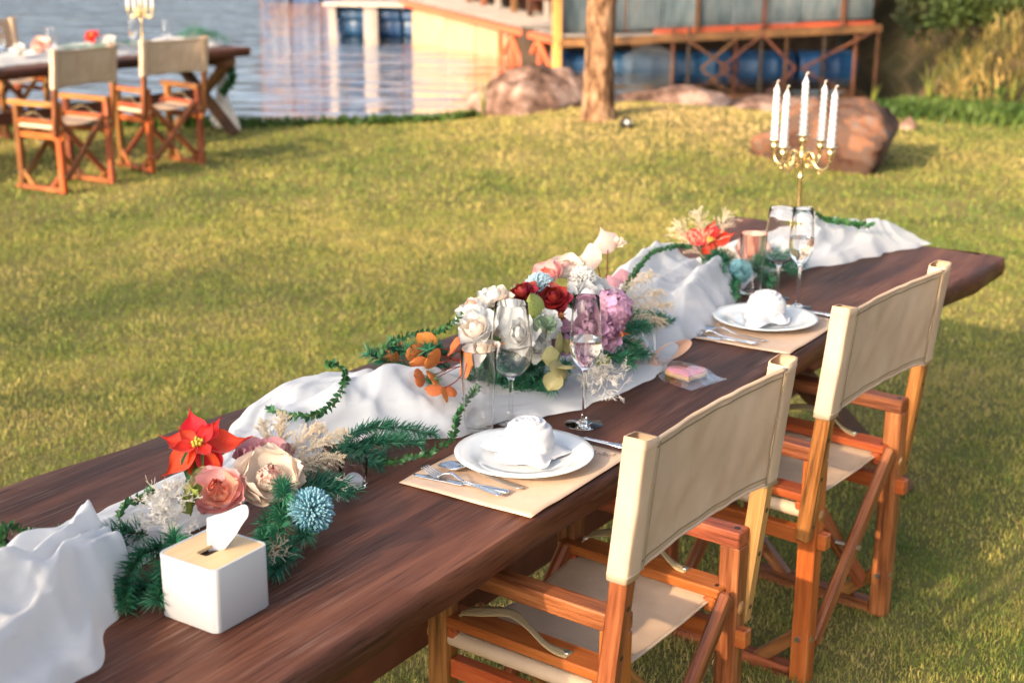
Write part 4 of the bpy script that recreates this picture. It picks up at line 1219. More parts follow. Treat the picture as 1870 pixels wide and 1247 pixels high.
def peony(label, loc, facing, r, mats, n=30, group='fabric peonies', roll=0.0):
    r *= 1.06
    t = thing('peony', label, 'flower', loc, frame_to(facing, roll), group)
    rr = random.Random(label)
    for i in range(n):
        f = i / (n - 1)
        kind = 'pin' if f < .42 else ('pmid' if f < .68 else 'pout')
        L = r * ((.55 + .22 * f) if f < .68 else 1.02) * rr.uniform(.92, 1.08)
        tilt = R(4 + 34 * f) if f < .68 else R(38 + 34 * (f - .68) / .32)
        tilt += rr.uniform(-.1, .1)
        petal_at('petal', t, pet(kind, mats[min(int(f * len(mats)), len(mats) - 1)]), i * 2.399 + rr.uniform(-.2, .2), tilt, r * (.03 + .20 * f), -.28 * r * f, L, rr.uniform(-.15, .15))
    MB().lathe([(0, -.6 * r), (.2 * r, -.5 * r), (.32 * r, -.3 * r), (.15 * r, -.1 * r), (0, 0)], 10).obj('calyx', 'greenstem', t, True)
    return t

def pompom(label, loc, r, mat, facing=(0, 0, 1), n=420, half=False, group='pompom chrysanthemums'):
    r *= 1.06
    t = thing('pompom_flower', label, 'flower', loc, frame_to(facing), group)
    m = MB(); rr = random.Random(label)
    for i in range(n):
        z = 1 - (2 if not half else 1.25) * (i + .5) / n; a = i * 2.399963
        d = Vector((math.sqrt(max(0, 1 - z * z)) * math.cos(a), math.sqrt(max(0, 1 - z * z)) * math.sin(a), z))
        d = (d + Vector((rr.uniform(-.1, .1), rr.uniform(-.1, .1), rr.uniform(-.1, .1)))).normalized()
        L = r * rr.uniform(.88, 1.06); s = d.orthogonal().normalized(); q = d.cross(s); w = r * .060
        b = len(m.v)
        for k, (f, ww) in enumerate(((.30, .5), (.82, 1.0), (.96, .8))):
            for e in (s, q, -s, -q): m.v.append(tuple(d * L * f + e * w * ww))
        m.v.append(tuple(d * L))
        for k in range(2):
            for j in range(4): m.f.append((b + k * 4 + j, b + k * 4 + (j + 1) % 4, b + k * 4 + 4 + (j + 1) % 4, b + k * 4 + 4 + j))
        for j in range(4): m.f.append((b + 8 + j, b + 8 + (j + 1) % 4, b + 12))
    o = m.obj('petal_tuft', mat, t, True); o['kind'] = 'stuff'
    MB().lathe([(0, -r * .4), (r * .3, -r * .2), (r * .42, 0), (r * .3, r * .2), (0, r * .4)], 12).obj('core', mat, t, True)
    return t

def hydrangea(label, loc, facing, r, mat, n=44):
    r *= GS
    t = thing('hydrangea', label, 'flower', loc, frame_to(facing), 'hydrangea heads')
    key = ('hyd', mat)
    if key not in _pm:
        m = MB()
        for k in range(4):
            a = k * PI / 2
            def fn(u, v, a=a):
                w = -1 + 2 * v; hw = .52 * math.sin(PI * (u * .85 + .12)) ** .6; x = u; y = w * hw; z = .18 * u - .22 * w * w * u
                return (x * math.cos(a) - y * math.sin(a), x * math.sin(a) + y * math.cos(a), z)
            m.grid(fn, 5, 4)
        _pm[key] = m.mesh('floret', mat, True)
    rr = random.Random(label)
    for i in range(n):
        z = 1 - 1.45 * (i + .5) / n; a = i * 2.399963
        d = Vector((math.sqrt(max(0, 1 - z * z)) * math.cos(a), math.sqrt(max(0, 1 - z * z)) * math.sin(a), z))
        e = frame_to(d + Vector((rr.uniform(-.25, .25), rr.uniform(-.25, .25), rr.uniform(-.2, .2))), rr.uniform(0, 3))
        inst('floret', _pm[key], t, loc=d * r * rr.uniform(.78, .95), rot=e, sc=r * rr.uniform(.26, .34))
    MB().lathe([(0, -r * .6), (r * .4, -r * .4), (r * .6, 0), (r * .45, r * .45), (0, r * .62)], 12).obj('core', mat, t, True)
    return t

def poinsettia(label, loc, facing, r, stem_to, group='red poinsettias', spec=None):
    t = thing('poinsettia', label, 'flower', loc, frame_to(facing), group)
    rr = random.Random(label)
    me = pet('bract', 'red')
    spec = spec or [(i * 2 * PI / 6 + rr.uniform(-.25, .25), R(rr.uniform(78, 112)), rr.uniform(.85, 1.1)) for i in range(6)] + [(i * 2 * PI / 5 + .5, R(rr.uniform(45, 65)), rr.uniform(.5, .75)) for i in range(5)]
    for a, ti, s in spec:
        petal_at('bract', t, me, a, ti, .04 * r, 0, r * s, rr.uniform(-.2, .2))
    m = MB()
    for k in range(9):
        a = k * 2.4; m.lathe([(0, 0), (.035 * r, .03 * r), (.04 * r, .08 * r), (.02 * r, .12 * r), (0, .125 * r)], 7, (.07 * r * math.sqrt(k / 3) * math.cos(a), .07 * r * math.sqrt(k / 3) * math.sin(a), .02 * r))
    m.obj('bud', 'yellow', t, True)
    for a in (.3, 2.6, 4.4): petal_at('leaf', t, pet('leaf', 'box_leaf'), a, R(112), .03 * r, -.08 * r, r * .85)
    inv = t.matrix_basis.inverted()
    M_ = Matrix.LocRotScale(Vector(loc), frame_to(facing), None).inverted()
    p1 = M_ @ Vector(stem_to)
    MB().tube(spline([(0, 0, 0), (0, 0, -.25 * r), (p1 * .5) + Vector((0, 0, -.1 * r)), p1], 10), .0022, 6).obj('stem', 'greenstem', t, True)
    return t

def sprig(label, name, pts, leaves, leaf_mat, stem_mat, group, kind='round', sr=.0014):
    """branch with single leaves: leaves rows are (position along stem, direction, length)"""
    t = thing(name, label, 'leaf spray', pts[0], group=group)
    o = Vector(pts[0]); sp = spline([Vector(p) - o for p in pts], 24)
    MB().tube(sp, sr, 6).obj('stem', stem_mat, t, True)
    for f, d, L, roll in leaves:
        p = sp[min(23, int(f * 23))]
        inst('leaf', pet(kind, leaf_mat), t, mtx=Matrix.LocRotScale(p, frame_to(d, roll), Vector((L,) * 3)))
    return t

def vine(label, pts, group='trailing boxwood vines', step=.0062, L=.0135, mat='box_leaf'):
    t = thing('boxwood_vine', label, 'vine', pts[0], group=group)
    o = Vector(pts[0]); rel = [Vector(p) - o for p in pts]
    ln = sum((b - a).length for a, b in zip(rel, rel[1:])); n = max(12, int(ln / step))
    sp = spline(rel, n); rr = random.Random(label)
    MB().tube(sp, .0011, 5).obj('stem', 'greenstem', t, True)
    me = pet('small', mat)
    for i in range(1, n):
        d = (sp[i] - sp[i - 1]).normalized()
        s = d.cross(Vector((rr.uniform(-.4, .4), rr.uniform(-.4, .4), 1))).normalized(); q = d.cross(s)
        a = (i % 2) * PI / 2 + rr.uniform(-.4, .4)
        for sg in (1, -1):
            side = (s * math.cos(a) + q * math.sin(a)) * sg
            dr = (side + d * .55 + Vector((0, 0, .15))).normalized()
            inst('leaf', me, t, mtx=Matrix.LocRotScale(sp[i], frame_to(dr, rr.uniform(-.6, .6)), Vector((L * rr.uniform(.7, 1.25),) * 3)))
    return t

def pine(label, branches, group='pine garland sprigs', nl=.034, dens=2200, mat='pine'):
    """branches: lists of points; needles all round"""
    o = Vector(branches[0][0]); t = thing('pine_garland', label, 'garland', o, group=group)
    ms, mn = MB(), MB(); rr = random.Random(label)
    for br in branches:
        sp = spline([Vector(p) - o for p in br], 14)
        ms.tube(sp, .0016, 5)
        ln = sum((b - a).length for a, b in zip(sp, sp[1:])); n = int(ln * dens)
        for k in range(n):
            f = rr.random() * 12.99; i = int(f); p = sp[i].lerp(sp[i + 1], f - i); d = (sp[i + 1] - sp[i]).normalized()
            s = d.orthogonal().normalized(); q = d.cross(s); a = rr.uniform(0, 2 * PI)
            dr = ((s * math.cos(a) + q * math.sin(a)) * rr.uniform(.6, 1) + d * rr.uniform(.3, 1.0)).normalized()
            dr.z += .12
            L = nl * rr.uniform(.6, 1.1); e = p + dr * L
            if (e + o).z < TOP + .003: e.z = TOP + .003 - o.z + rr.uniform(0, .004)
            w = dr.cross(Vector((rr.uniform(-1, 1), rr.uniform(-1, 1), rr.uniform(-1, 1)))).normalized() * .00105
            b = len(mn.v); mid = p.lerp(e, .55) + Vector((0, 0, .002))
            mn.v.extend([tuple(p - w), tuple(p + w), tuple(mid + w), tuple(mid - w), tuple(e)])
            mn.f.append((b, b + 1, b + 2, b + 3)); mn.f.append((b + 3, b + 2, b + 4))
    ms.obj('stem', 'pinestem', t, True)
    x = mn.obj('needles', mat, t); x['kind'] = 'stuff'
    return t

def plume(label, pts, r=.016, n=900, mat='pampas', group='cream pampas plumes'):
    t = thing('pampas_plume', label, 'dried plume', pts[0], group=group)
    o = Vector(pts[0]); sp = spline([Vector(p) - o for p in pts], 20); rr = random.Random(label)
    MB().tube(sp, [.0013 * (1 - .6 * i / 19) for i in range(20)], 5).obj('stem', mat, t, True)
    m = MB()
    r *= 1.45; nb = max(30, n // 17)
    for k in range(nb):                                  # feathery side branches, each set with fine hairs
        f = 3 + 15.8 * (k + rr.random()) / nb; i = min(18, int(f)); p = sp[i].lerp(sp[i + 1], f - i); d = (sp[i + 1] - sp[i]).normalized()
        s = d.orthogonal().normalized(); q = d.cross(s); a = k * 2.4 + rr.uniform(-.5, .5); fr = f / 19
        L = r * 1.75 * (math.sin(PI * min(1, .22 + .70 * fr)) + .18) * rr.uniform(.6, 1.15)
        dr = ((s * math.cos(a) + q * math.sin(a)) * rr.uniform(.45, .8) + d * .95).normalized()
        e = p + dr * L; e.z -= .22 * L; mid = p.lerp(e, .5) + Vector((0, 0, .10 * L))
        br = spline([p, mid, e], 8)
        for h in range(34):
            g = rr.random() * 6.99; c = br[int(g)].lerp(br[int(g) + 1], g % 1)
            u = (dr * .7 + Vector((rr.uniform(-1, 1), rr.uniform(-1, 1), rr.uniform(-1, 1))) * .75).normalized() * rr.uniform(.004, .0085)
            w = u.orthogonal().normalized() * .0008
            b = len(m.v); m.v.extend([tuple(c - w), tuple(c + w), tuple(c + u)]); m.f.append((b, b + 1, b + 2))
    x = m.obj('plume_hair', mat, t); x['kind'] = 'stuff'
    return t

def coral_twig(label, base, dirs, L=.05, depth=4, mat='twig', r=.0008, group='white twig sprays'):
    t = thing('twig_spray', label, 'twig', base, group=group); rr = random.Random(label); m = MB()
    def grow(p, d, ln, dep, rad):
        e = p + d * ln
        if (e + Vector(base)).z < TOP + .004: e.z = TOP + .004 - base[2]
        m.tube([p, p.lerp(e, .5) + Vector((rr.uniform(-1, 1), rr.uniform(-1, 1), rr.uniform(-1, 1))) * ln * .08, e], rad, 3, False)
        if dep == 0:
            return
        for k in range(rr.choice((2, 3, 3))):
            f = rr.uniform(.35, 1.0); q = p.lerp(e, f)
            nd = (d + Vector((rr.uniform(-1, 1), rr.uniform(-1, 1), rr.uniform(-.8, .9))) * .85).normalized()
            grow(q, nd, ln * rr.uniform(.5, .8), dep - 1, max(rad * .85, .0005))
    for d in dirs: grow(Vector((0, 0, 0)), Vector(d).normalized(), L * rr.uniform(.8, 1.2), depth, r)
    x = m.obj('twigs', mat, t); x['kind'] = 'stuff'
    return t

UPC = Vector((.45, -.55, .80))          # up and a little towards the viewer's side
# ---- arrangement around the red poinsettia (near end)
pine('thick pine sprigs at the left of the tissue box', [[(-.16, -.74, .79), (-.15, -.80, .80), (-.12, -.86, .785), (-.08, -.90, .765)], [(-.20, -.78, .80), (-.20, -.83, .80), (-.16, -.87, .78), (-.12, -.915, .76)], [(-.12, -.74, .79), (-.09, -.80, .795), (-.06, -.83, .785), (-.045, -.865, .775)],
     [(-.16, -.72, .80), (-.11, -.76, .81), (-.07, -.80, .80)], [(-.22, -.72, .79), (-.23, -.77, .81), (-.21, -.81, .82)], [(-.10, -.72, .78), (-.11, -.82, .77), (-.10, -.88, .76)]], nl=.036, dens=2600)
pine('pine sprigs under the blue pompom', [[(-.12, -.50, .79), (-.06, -.56, .80), (-.02, -.62, .785)], [(-.13, -.46, .80), (-.06, -.50, .80), (-.01, -.56, .775)], [(-.10, -.55, .79), (-.05, -.62, .78), (-.01, -.67, .77)], [(-.12, -.44, .80), (-.09, -.40, .79), (-.07, -.36, .775)], [(-.12, -.50, .82), (-.08, -.53, .84), (-.05, -.56, .845)],
     [(-.16, -.42, .79), (-.115, -.39, .80), (-.08, -.37, .79)], [(-.02, -.58, .77), (.02, -.64, .775), (.03, -.68, .77)]], nl=.034, dens=2600)
pine('pine sprigs lying between the votive and the draped cloth', [[(-.22, -.20, .775), (-.19, -.14, .785), (-.16, -.08, .78)], [(-.21, -.17, .78), (-.16, -.13, .785), (-.12, -.07, .77)], [(-.24, -.22, .775), (-.19, -.20, .785), (-.14, -.17, .77)], [(-.22, -.24, .78), (-.17, -.24, .785), (-.12, -.21, .768)], [(-.23, -.14, .80), (-.19, -.09, .80), (-.13, -.01, .77)],
     [(-.20, -.24, .79), (-.205, -.20, .805), (-.21, -.16, .805)]], nl=.026, dens=2600)
poinsettia('large red poinsettia on the foreground table behind the tissue box', (-.272, -.545, .888), (.30, -.45, .85), .086, (-.26, -.56, .775),
           spec=[(.2, R(96), 1.15), (1.15, R(80), .80), (2.0, R(74), .95), (3.0, R(88), .9), (3.9, R(100), 1.0), (4.85, R(122), 1.15), (5.6, R(112), 1.0), (.9, R(50), .6), (2.5, R(55), .55), (3.6, R(60), .6), (5.3, R(62), .55)])
sprig('olive green leaves below the red poinsettia', 'eucalyptus_spray', [(-.25, -.57, .785), (-.25, -.55, .82), (-.24, -.56, .835)], [(.5, (-.4, -.5, .5), .036, .4), (.9, (.3, -.4, .8), .034, 1.2), (.3, (-.6, -.3, .2), .038, .2)], 'olive', 'greenstem', 'eucalyptus sprays')
peony('dusty pink peony right of the red poinsettia', (-.215, -.440, .840), (.15, -.15, .95), .050, ['mauve_pink', 'pink', 'mauve_pink'])
peony('large cream peony beside the blue pompom', (-.145, -.495, .832), (.55, -.55, .75), .056, ['blush', 'blush', 'cream', 'cream'], n=36)
peony('coral peony just behind the tissue', (-.19, -.580, .826), (.35, -.55, .75), .044, ['coral', 'coral', 'peach', 'pink'])
pompom('blue pompom flower beside the tissue box', (-.028, -.520, .808), .040, 'blue', (.5, -.7, .5))
plume('cream pampas plume pointing left above the dusty pink peony', [(-.20, -.44, .80), (-.24, -.40, .83), (-.275, -.37, .875)])
plume('cream pampas plume standing upright by the draped cloth', [(-.20, -.43, .80), (-.22, -.385, .845), (-.235, -.36, .895)])
plume('cream pampas plume leaning towards the votive', [(-.19, -.43, .80), (-.19, -.375, .85), (-.175, -.325, .875)])
plume('long cream pampas plume pointing at the vine', [(-.17, -.45, .81), (-.16, -.37, .845), (-.14, -.29, .862)], r=.014)
plume('low cream pampas plume over the votive', [(-.17, -.45, .81), (-.145, -.39, .828), (-.12, -.33, .828)], r=.013)
coral_twig('cream twig spray trailing over the table beside the votive', (-.13, -.38, .805), [(.5, .1, -.10), (.45, .3, -.25)], .045, 3)
coral_twig('white lacy twigs behind the tissue box', (-.20, -.68, .795), [(-.3, -.5, .5), (.2, -.6, .5), (-.5, -.2, .6), (.5, -.3, .5), (0, -.7, .3), (-.6, -.6, .3), (.1, -.2, .8), (.6, -.5, .2), (-.2, -.3, .8)], .038, 5)
coral_twig('tan dried twigs left of the bamboo lid', (-.22, -.66, .80), [(-.5, -.3, .5), (-.3, .3, .6), (.1, .1, .8), (-.6, .1, .4)], .036, 4, 'pampas')
coral_twig('tan dried twigs right of the tissue box', (.0, -.66, .785), [(.4, -.1, .5), (.6, -.3, .1), (.5, .3, .0)], .030, 3, 'pampas')
sprig('yellow green grass blades in front of the coral peony', 'grass_spray', [(-.20, -.64, .80), (-.19, -.64, .83), (-.18, -.65, .85)], [(.1 + .08 * k, (-.5 + .13 * k, -.35 + .07 * (k % 3), .7), .035 + .006 * (k % 3), k) for k in range(11)], 'lime', 'greenstem', 'grass sprays', 'leaf')
vine('boxwood vine by the cloth left of the tan twigs', [(-.29, -.724, .80), (-.324, -.675, .805), (-.33, -.629, .80), (-.36, -.58, .79)])
vine('boxwood vine hanging over the votive at the left edge', [(-.27, -1.06, .80), (-.298, -.961, .825), (-.308, -.945, .85), (-.317, -.930, .858), (-.314, -.887, .835), (-.343, -.828, .80), (-.38, -.753, .775)])
vine('boxwood vine curling over the big fold of cloth', [(-.374, -.075, .90), (-.355, -.062, .897), (-.350, -.040, .880), (-.338, -.051, .865), (-.315, -.095, .85), (-.305, -.145, .835), (-.309, -.183, .83), (-.347, -.2, .825), (-.41, -.181, .815), (-.467, -.157, .805)])
vine('boxwood vine running past the plate to the tumbler', [(-.188, -.22, .768), (-.14, -.21, .772), (-.103, -.186, .775), (-.081, -.143, .775), (-.072, -.101, .775), (-.073, -.042, .780), (-.097, .015, .785), (-.120, .055, .795), (-.132, .105, .815), (-.128, .14, .835)])

# ---- big middle arrangement
pine('pine sprigs at the back left of the middle bouquet', [[(-.30, .22, .80), (-.35, .13, .85), (-.37, .07, .885)], [(-.30, .24, .82), (-.34, .17, .865), (-.345, .11, .895)], [(-.28, .25, .82), (-.31, .19, .86), (-.315, .14, .885)], [(-.26, .20, .80), (-.25, .13, .83), (-.22, .10, .835)], [(-.28, .26, .84), (-.28, .20, .875), (-.27, .155, .89)]], nl=.032)
pine('pine sprigs behind the wine glass stem', [[(-.15, .42, .80), (-.19, .34, .825), (-.20, .28, .81)], [(-.12, .44, .82), (-.16, .36, .83), (-.165, .28, .80)], [(-.10, .44, .83), (-.12, .37, .825), (-.13, .29, .79)], [(-.10, .46, .85), (-.125, .40, .86), (-.13, .34, .85)], [(-.16, .44, .85), (-.20, .37, .86), (-.215, .31, .84)], [(-.08, .44, .82), (-.07, .37, .80), (-.08, .32, .775)], [(-.16, .38, .80), (-.17, .31, .79), (-.165, .25, .775)], [(-.12, .40, .80), (-.11, .33, .785), (-.10, .27, .772)], [(-.06, .40, .83), (-.045, .35, .82), (-.04, .30, .80)], [(-.20, .36, .81), (-.225, .29, .80), (-.225, .23, .785)], [(-.14, .38, .86), (-.15, .31, .86), (-.145, .25, .845)]], nl=.036, dens=2600)
pine('pine sprigs at the right side of the middle bouquet', [[(-.06, .56, .82), (-.03, .60, .84), (.0, .63, .825)], [(-.07, .60, .84), (-.045, .68, .85), (-.03, .73, .84)], [(-.05, .56, .80), (-.02, .62, .80), (.0, .68, .79)], [(-.08, .64, .85), (-.08, .72, .86), (-.075, .80, .845)], [(-.05, .52, .82), (-.01, .55, .82), (.02, .57, .80)], [(-.10, .75, .81), (-.09, .88, .81), (-.075, .98, .78)], [(-.13, .80, .80), (-.13, .92, .805), (-.12, 1.0, .785)]], nl=.034, dens=2600)
LF = []
rr = random.Random(4)
for k, (p, d, L) in enumerate([((-.277, .185, .885), (-.5, -.25, .6), .048), ((-.225, .175, .89), (.5, -.2, .5), .042), ((-.235, .145, .868), (-.1, -.6, .5), .044), ((-.262, .14, .86), (-.5, -.5, .2), .040), ((-.215, .235, .872), (.5, .2, .5), .040), ((-.20, .18, .858), (.6, -.3, .1), .042), ((-.222, .125, .843), (.1, -.8, .1), .040), ((-.234, .095, .845), (-.2, -.7, .3), .036), ((-.355, .165, .862), (-.6, -.1, .4), .040), ((-.345, .14, .855), (-.3, -.6, .3), .040), ((-.30, .16, .862), (-.2, -.3, .7), .040)]):
    LF.append((p, d, L))
t = thing('eucalyptus_spray', 'rust orange eucalyptus leaves at the left of the middle bouquet', 'leaf spray', (-.20, .27, .83), group='eucalyptus sprays')
o = Vector((-.20, .27, .83)); m = MB()
for p, d, L in LF:
    L *= 1.08; q = Vector(p) - o; m.tube(spline([(0, 0, 0), q * .5 + Vector((0, 0, .015)), q], 8), .0012, 5)
    inst('leaf', pet('round', 'orange_leaf'), t, mtx=Matrix.LocRotScale(q, frame_to(d, rr.uniform(-.9, .9)), Vector((L,) * 3)))
m.obj('stem', 'redstem', t, True)
sprig('single rust eucalyptus sprig hanging over the white cloth', 'eucalyptus_spray', [(-.175, .16, .86), (-.165, .12, .85), (-.160, .085, .848), (-.165, .06, .845)], [(.97, (-.75, -.45, -.12), .040, 1.25), (.9, (.35, -.55, -.75), .036, .3), (.75, (.5, -.2, -.6), .030, 1.4)], 'orange_leaf', 'redstem', 'eucalyptus sprays')
vine('boxwood vine along the back of the middle bouquet', [(-.335, .06, .88), (-.340, .10, .90), (-.342, .137, .905), (-.333, .195, .905), (-.297, .23, .91), (-.273, .26, .93), (-.28, .341, .945)])
rose('cream rose at the left end of the middle bouquet', (-.195, .235, .925), (-.1, -.5, .8), .042, ['cream', 'cream', 'white'])
rose('white rose with an orange throat at the top left of the bouquet', (-.255, .31, .945), (-.2, -.3, .9), .044, ['peach', 'white', 'white'], 16)
rose('white rose at the back left rim of the bouquet', (-.275, .40, .950), (-.3, -.1, .9), .044, ['white'], 16)
rose('white rose seen through the wine glass bowl', (-.125, .300, .915), (.5, -.6, .5), .040, ['white', 'white', 'white'], 26)
rose('smaller white rose just above the one in the wine glass', (-.165, .335, .945), (.2, -.5, .8), .036, ['white'], 22)
rose('white rose right of the wine glass rim', (-.105, .375, .925), (.6, -.4, .6), .038, ['white'], 20)
rose('dark burgundy rose at the top of the bouquet', (-.150, .490, .952), (.35, -.6, .65), .036, ['burgundy'], 24)
rose('smaller burgundy rose behind the yellow green leaf', (-.195, .425, .972), (-.1, -.5, .8), .032, ['burgundy'], 20)
pompom('pale blue chrysanthemum on top of the bouquet', (-.205, .515, .965), .036, 'paleblue', (0, -.3, .9), half=True)
pompom('blue tinged white chrysanthemum beside the pink peony', (-.160, .640, .962), .036, 'white', (.4, -.3, .8), half=True)
peony('coral pink peony at the top of the middle bouquet', (-.225, .585, .975), (-.2, -.6, .7), .040, ['coral', 'coral', 'pink', 'pink'], 26)
peony('pale pink peony at the back of the middle bouquet', (-.215, .655, .980), (0, -.3, .9), .042, ['blush', 'blush', 'cream'], 26)
rose('large white rose between the burgundy and mauve roses', (-.120, .590, .935), (.4, -.3, .8), .050, ['white'], 18)
rose('white rose behind the flute rim', (-.150, .690, .930), (.3, -.2, .9), .044, ['white'], 16)
rose('large mauve rose seen through the flute', (-.050, .490, .898), (.7, -.6, .35), .042, ['purple'], 26, roll=.5)
rose('mauve rose low on the right of the bouquet', (-.028, .535, .880), (.8, -.4, .3), .038, ['purple'], 24)
rose('mauve rose low on the left of the flute', (-.075, .425, .880), (.5, -.7, .2), .036, ['purple'], 22)
hydrangea('lilac hydrangea head at the right of the bouquet', (-.045, .585, .920), (.5, -.2, .8), .044, 'purple')
sprig('large yellow green leaf in front of the burgundy roses', 'broad_leaf', [(-.10, .40, .90), (-.11, .385, .92), (-.115, .375, .93)], [(.9, (-.35, -.15, .75), .072, 1.1)], 'lime', 'greenstem', 'broad leaves')
sprig('pale green succulent leaves beside the white roses', 'succulent', [(-.085, .35, .90), (-.08, .345, .925), (-.08, .345, .93)], [(.9, (.9 * math.cos(k * 1.25), .9 * math.sin(k * 1.25) - .3, .55), .036, k) for k in range(6)], 'leaf_pale', 'greenstem', 'succulents')
sprig('olive eucalyptus leaves below the mauve roses', 'eucalyptus_spray', [(-.06, .40, .86), (-.045, .35, .872), (-.03, .31, .86), (-.02, .29, .84)], [(.25, (-.2, -.2, .9), .050, 1.0), (.45, (-.5, -.3, -.1), .042, .4), (.6, (.3, -.3, -.5), .052, 1.0), (.75, (.8, .3, -.1), .044, 1.3), (.95, (-.15, -.35, -.8), .046, 1.1), (.1, (.2, -.2, .7), .036, .3)], 'olive', 'greenstem', 'eucalyptus sprays')
sprig('small orange leaves under the burgundy rose', 'leaf_cluster', [(-.11, .46, .91), (-.10, .44, .925), (-.10, .43, .93)], [(.3 + .12 * k, (math.cos(k * 1.9), math.sin(k * 1.9) - .4, .3), .022, k) for k in range(6)], 'orange_leaf', 'greenstem', 'leaf clusters', 'leaf')
sprig('small orange leaves by the lilac hydrangea', 'leaf_cluster', [(-.02, .56, .87), (-.005, .555, .875), (.0, .55, .87)], [(.3 + .12 * k, (.4 + math.cos(k * 1.9), math.sin(k * 1.9) - .3, .1), .022, k) for k in range(6)], 'orange_leaf', 'greenstem', 'leaf clusters', 'leaf')
sprig('small orange and green leaves under the cream rose', 'leaf_cluster', [(-.17, .25, .88), (-.155, .245, .895), (-.15, .24, .90)], [(.2 + .09 * k, (.2 + math.cos(k * 1.9), math.sin(k * 1.9) - .3, .2), .028, k) for k in range(9)], 'orange_leaf', 'greenstem', 'leaf clusters', 'leaf')
sprig('yellow green leaves under the flute bowl', 'leaf_cluster', [(-.02, .46, .83), (.0, .45, .835), (.01, .45, .83)], [(.1 + .06 * k, (.3 + math.cos(k * 1.7), math.sin(k * 1.7) - .3, .3), .030, k) for k in range(14)], 'lime', 'greenstem', 'leaf clusters', 'leaf')
for k, (p, d) in enumerate([((-.16, .265, .89), (-.4, -.3, .4)), ((-.10, .41, .89), (.4, -.4, .2)), ((-.20, .27, .90), (-.6, 0, .3)), ((-.14, .55, .92), (.2, .2, .6))]):
    sprig(['dark green leaves below the cream rose', 'dark green leaves between white and mauve roses', 'dark green leaves behind the cream rose', 'dark green leaves among the top flowers'][k], 'leaf_cluster', [p, tuple(Vector(p) + Vector(d) * .01), tuple(Vector(p) + Vector(d) * .02)], [(.2 + .1 * j, Vector(d) + Vector((math.cos(j * 2.1), math.sin(j * 2.1), .2)) * .8, .034, j) for j in range(8)], 'box_leaf', 'greenstem', 'leaf clusters', 'leaf')
coral_twig('white coral like twigs on the cloth below the flute', (-.03, .47, .80), [(.5, -.3, .2), (.3, -.7, .1), (.7, .0, .1), (.5, -.5, -.05), (.2, -.5, .4), (.6, -.2, .3), (.45, -.6, .2), (.65, -.35, .05), (.4, -.2, .35)], .046, 5)
coral_twig('white twig tip reaching over the dark table', (.02, .45, .768), [(.75, -.25, .0), (.7, -.1, .1)], .040, 3)
coral_twig('cream filler twigs at the left of the pale blue flower', (-.22, .46, .95), [(-.6, -.2, .4), (-.5, .1, .6), (-.3, -.5, .5)], .022, 3, 'pampas')
t = thing('anthurium', 'pair of pale pink anthuriums rising above the bouquet', 'flower', (-.20, .80, .86))
for (p, d, L, roll) in (((-.225, .880, .995), (-.45, -.05, .75), .070, .9), ((-.215, .800, .985), (-.65, -.25, -.1), .060, .3)):
    q = Vector(p) - Vector((-.20, .80, .86))
    MB().tube(spline([(0, 0, 0), q * .5 + Vector((.008, 0, 0)), q], 10), .0016, 6).obj('stem', 'redstem', t, True)
    inst('spathe', pet('spathe', 'blush'), t, mtx=Matrix.LocRotScale(q - Vector(d).normalized() * L * .25, frame_to(d, roll), Vector((L,) * 3)))
m = MB(); rr = random.Random(3)
for k in range(16):
    d = Vector((rr.uniform(-.4, 1), rr.uniform(-.6, .6), rr.uniform(.2, 1))).normalized(); m.tube([(.0, .085, .135), Vector((.0, .085, .135)) + d * .018, Vector((.0, .085, .135)) + d * .028], [.0012, .002, .003], 5)
m.obj('stamens', 'cream', t, True)
for k, pts in enumerate([[(-.12, .68, .87), (-.11, .80, .885), (-.085, .92, .885)], [(-.11, .70, .86), (-.09, .80, .865), (-.05, .90, .86)], [(-.10, .66, .86), (-.06, .74, .86), (-.02, .80, .845)], [(-.14, .72, .88), (-.14, .84, .91), (-.13, .95, .92)]]):
    plume(['cream pampas plume pointing at the farther plate', 'middle cream pampas plume right of the lilac hydrangea', 'short cream pampas plume just above the clear bag', 'uppermost cream pampas plume beside the white draped cloth'][k], pts, r=.017, n=800)
sprig('dusty pink leaves behind the lilac hydrangea', 'broad_leaf', [(-.20, .82, .86), (-.22, .90, .875), (-.23, .97, .88)], [(.5, (-.4, .4, .35), .050, 1.2), (.9, (-.2, .6, .4), .052, 1.3), (.2, (.3, .4, .3), .046, 1.0)], 'mauve_pink', 'greenstem', 'broad leaves')
vine('boxwood vine climbing over the farther hump of cloth', [(-.155, .84, .89), (-.176, .915, .90), (-.215, 1.03, .905), (-.265, 1.19, .905), (-.286, 1.281, .90), (-.285, 1.402, .89), (-.277, 1.477, .875)])

for k, (p, fc, r_, ms) in enumerate([((-.225, .275, .935), (-.3, -.6, .7), .040, ['white']), ((-.165, .215, .885), (.2, -.7, .5), .032, ['cream', 'white']), ((-.235, .365, .965), (-.2, -.4, .9), .040, ['white', 'cream']), ((-.105, .34, .88), (.6, -.6, .4), .034, ['white'])]):
    rose(['white rose just above the cream rose', 'small cream rose low behind the tumbler', 'white rose at the crest left of the burgundy rose', 'white rose low behind the wine glass'][k], p, fc, r_, ms, 18)
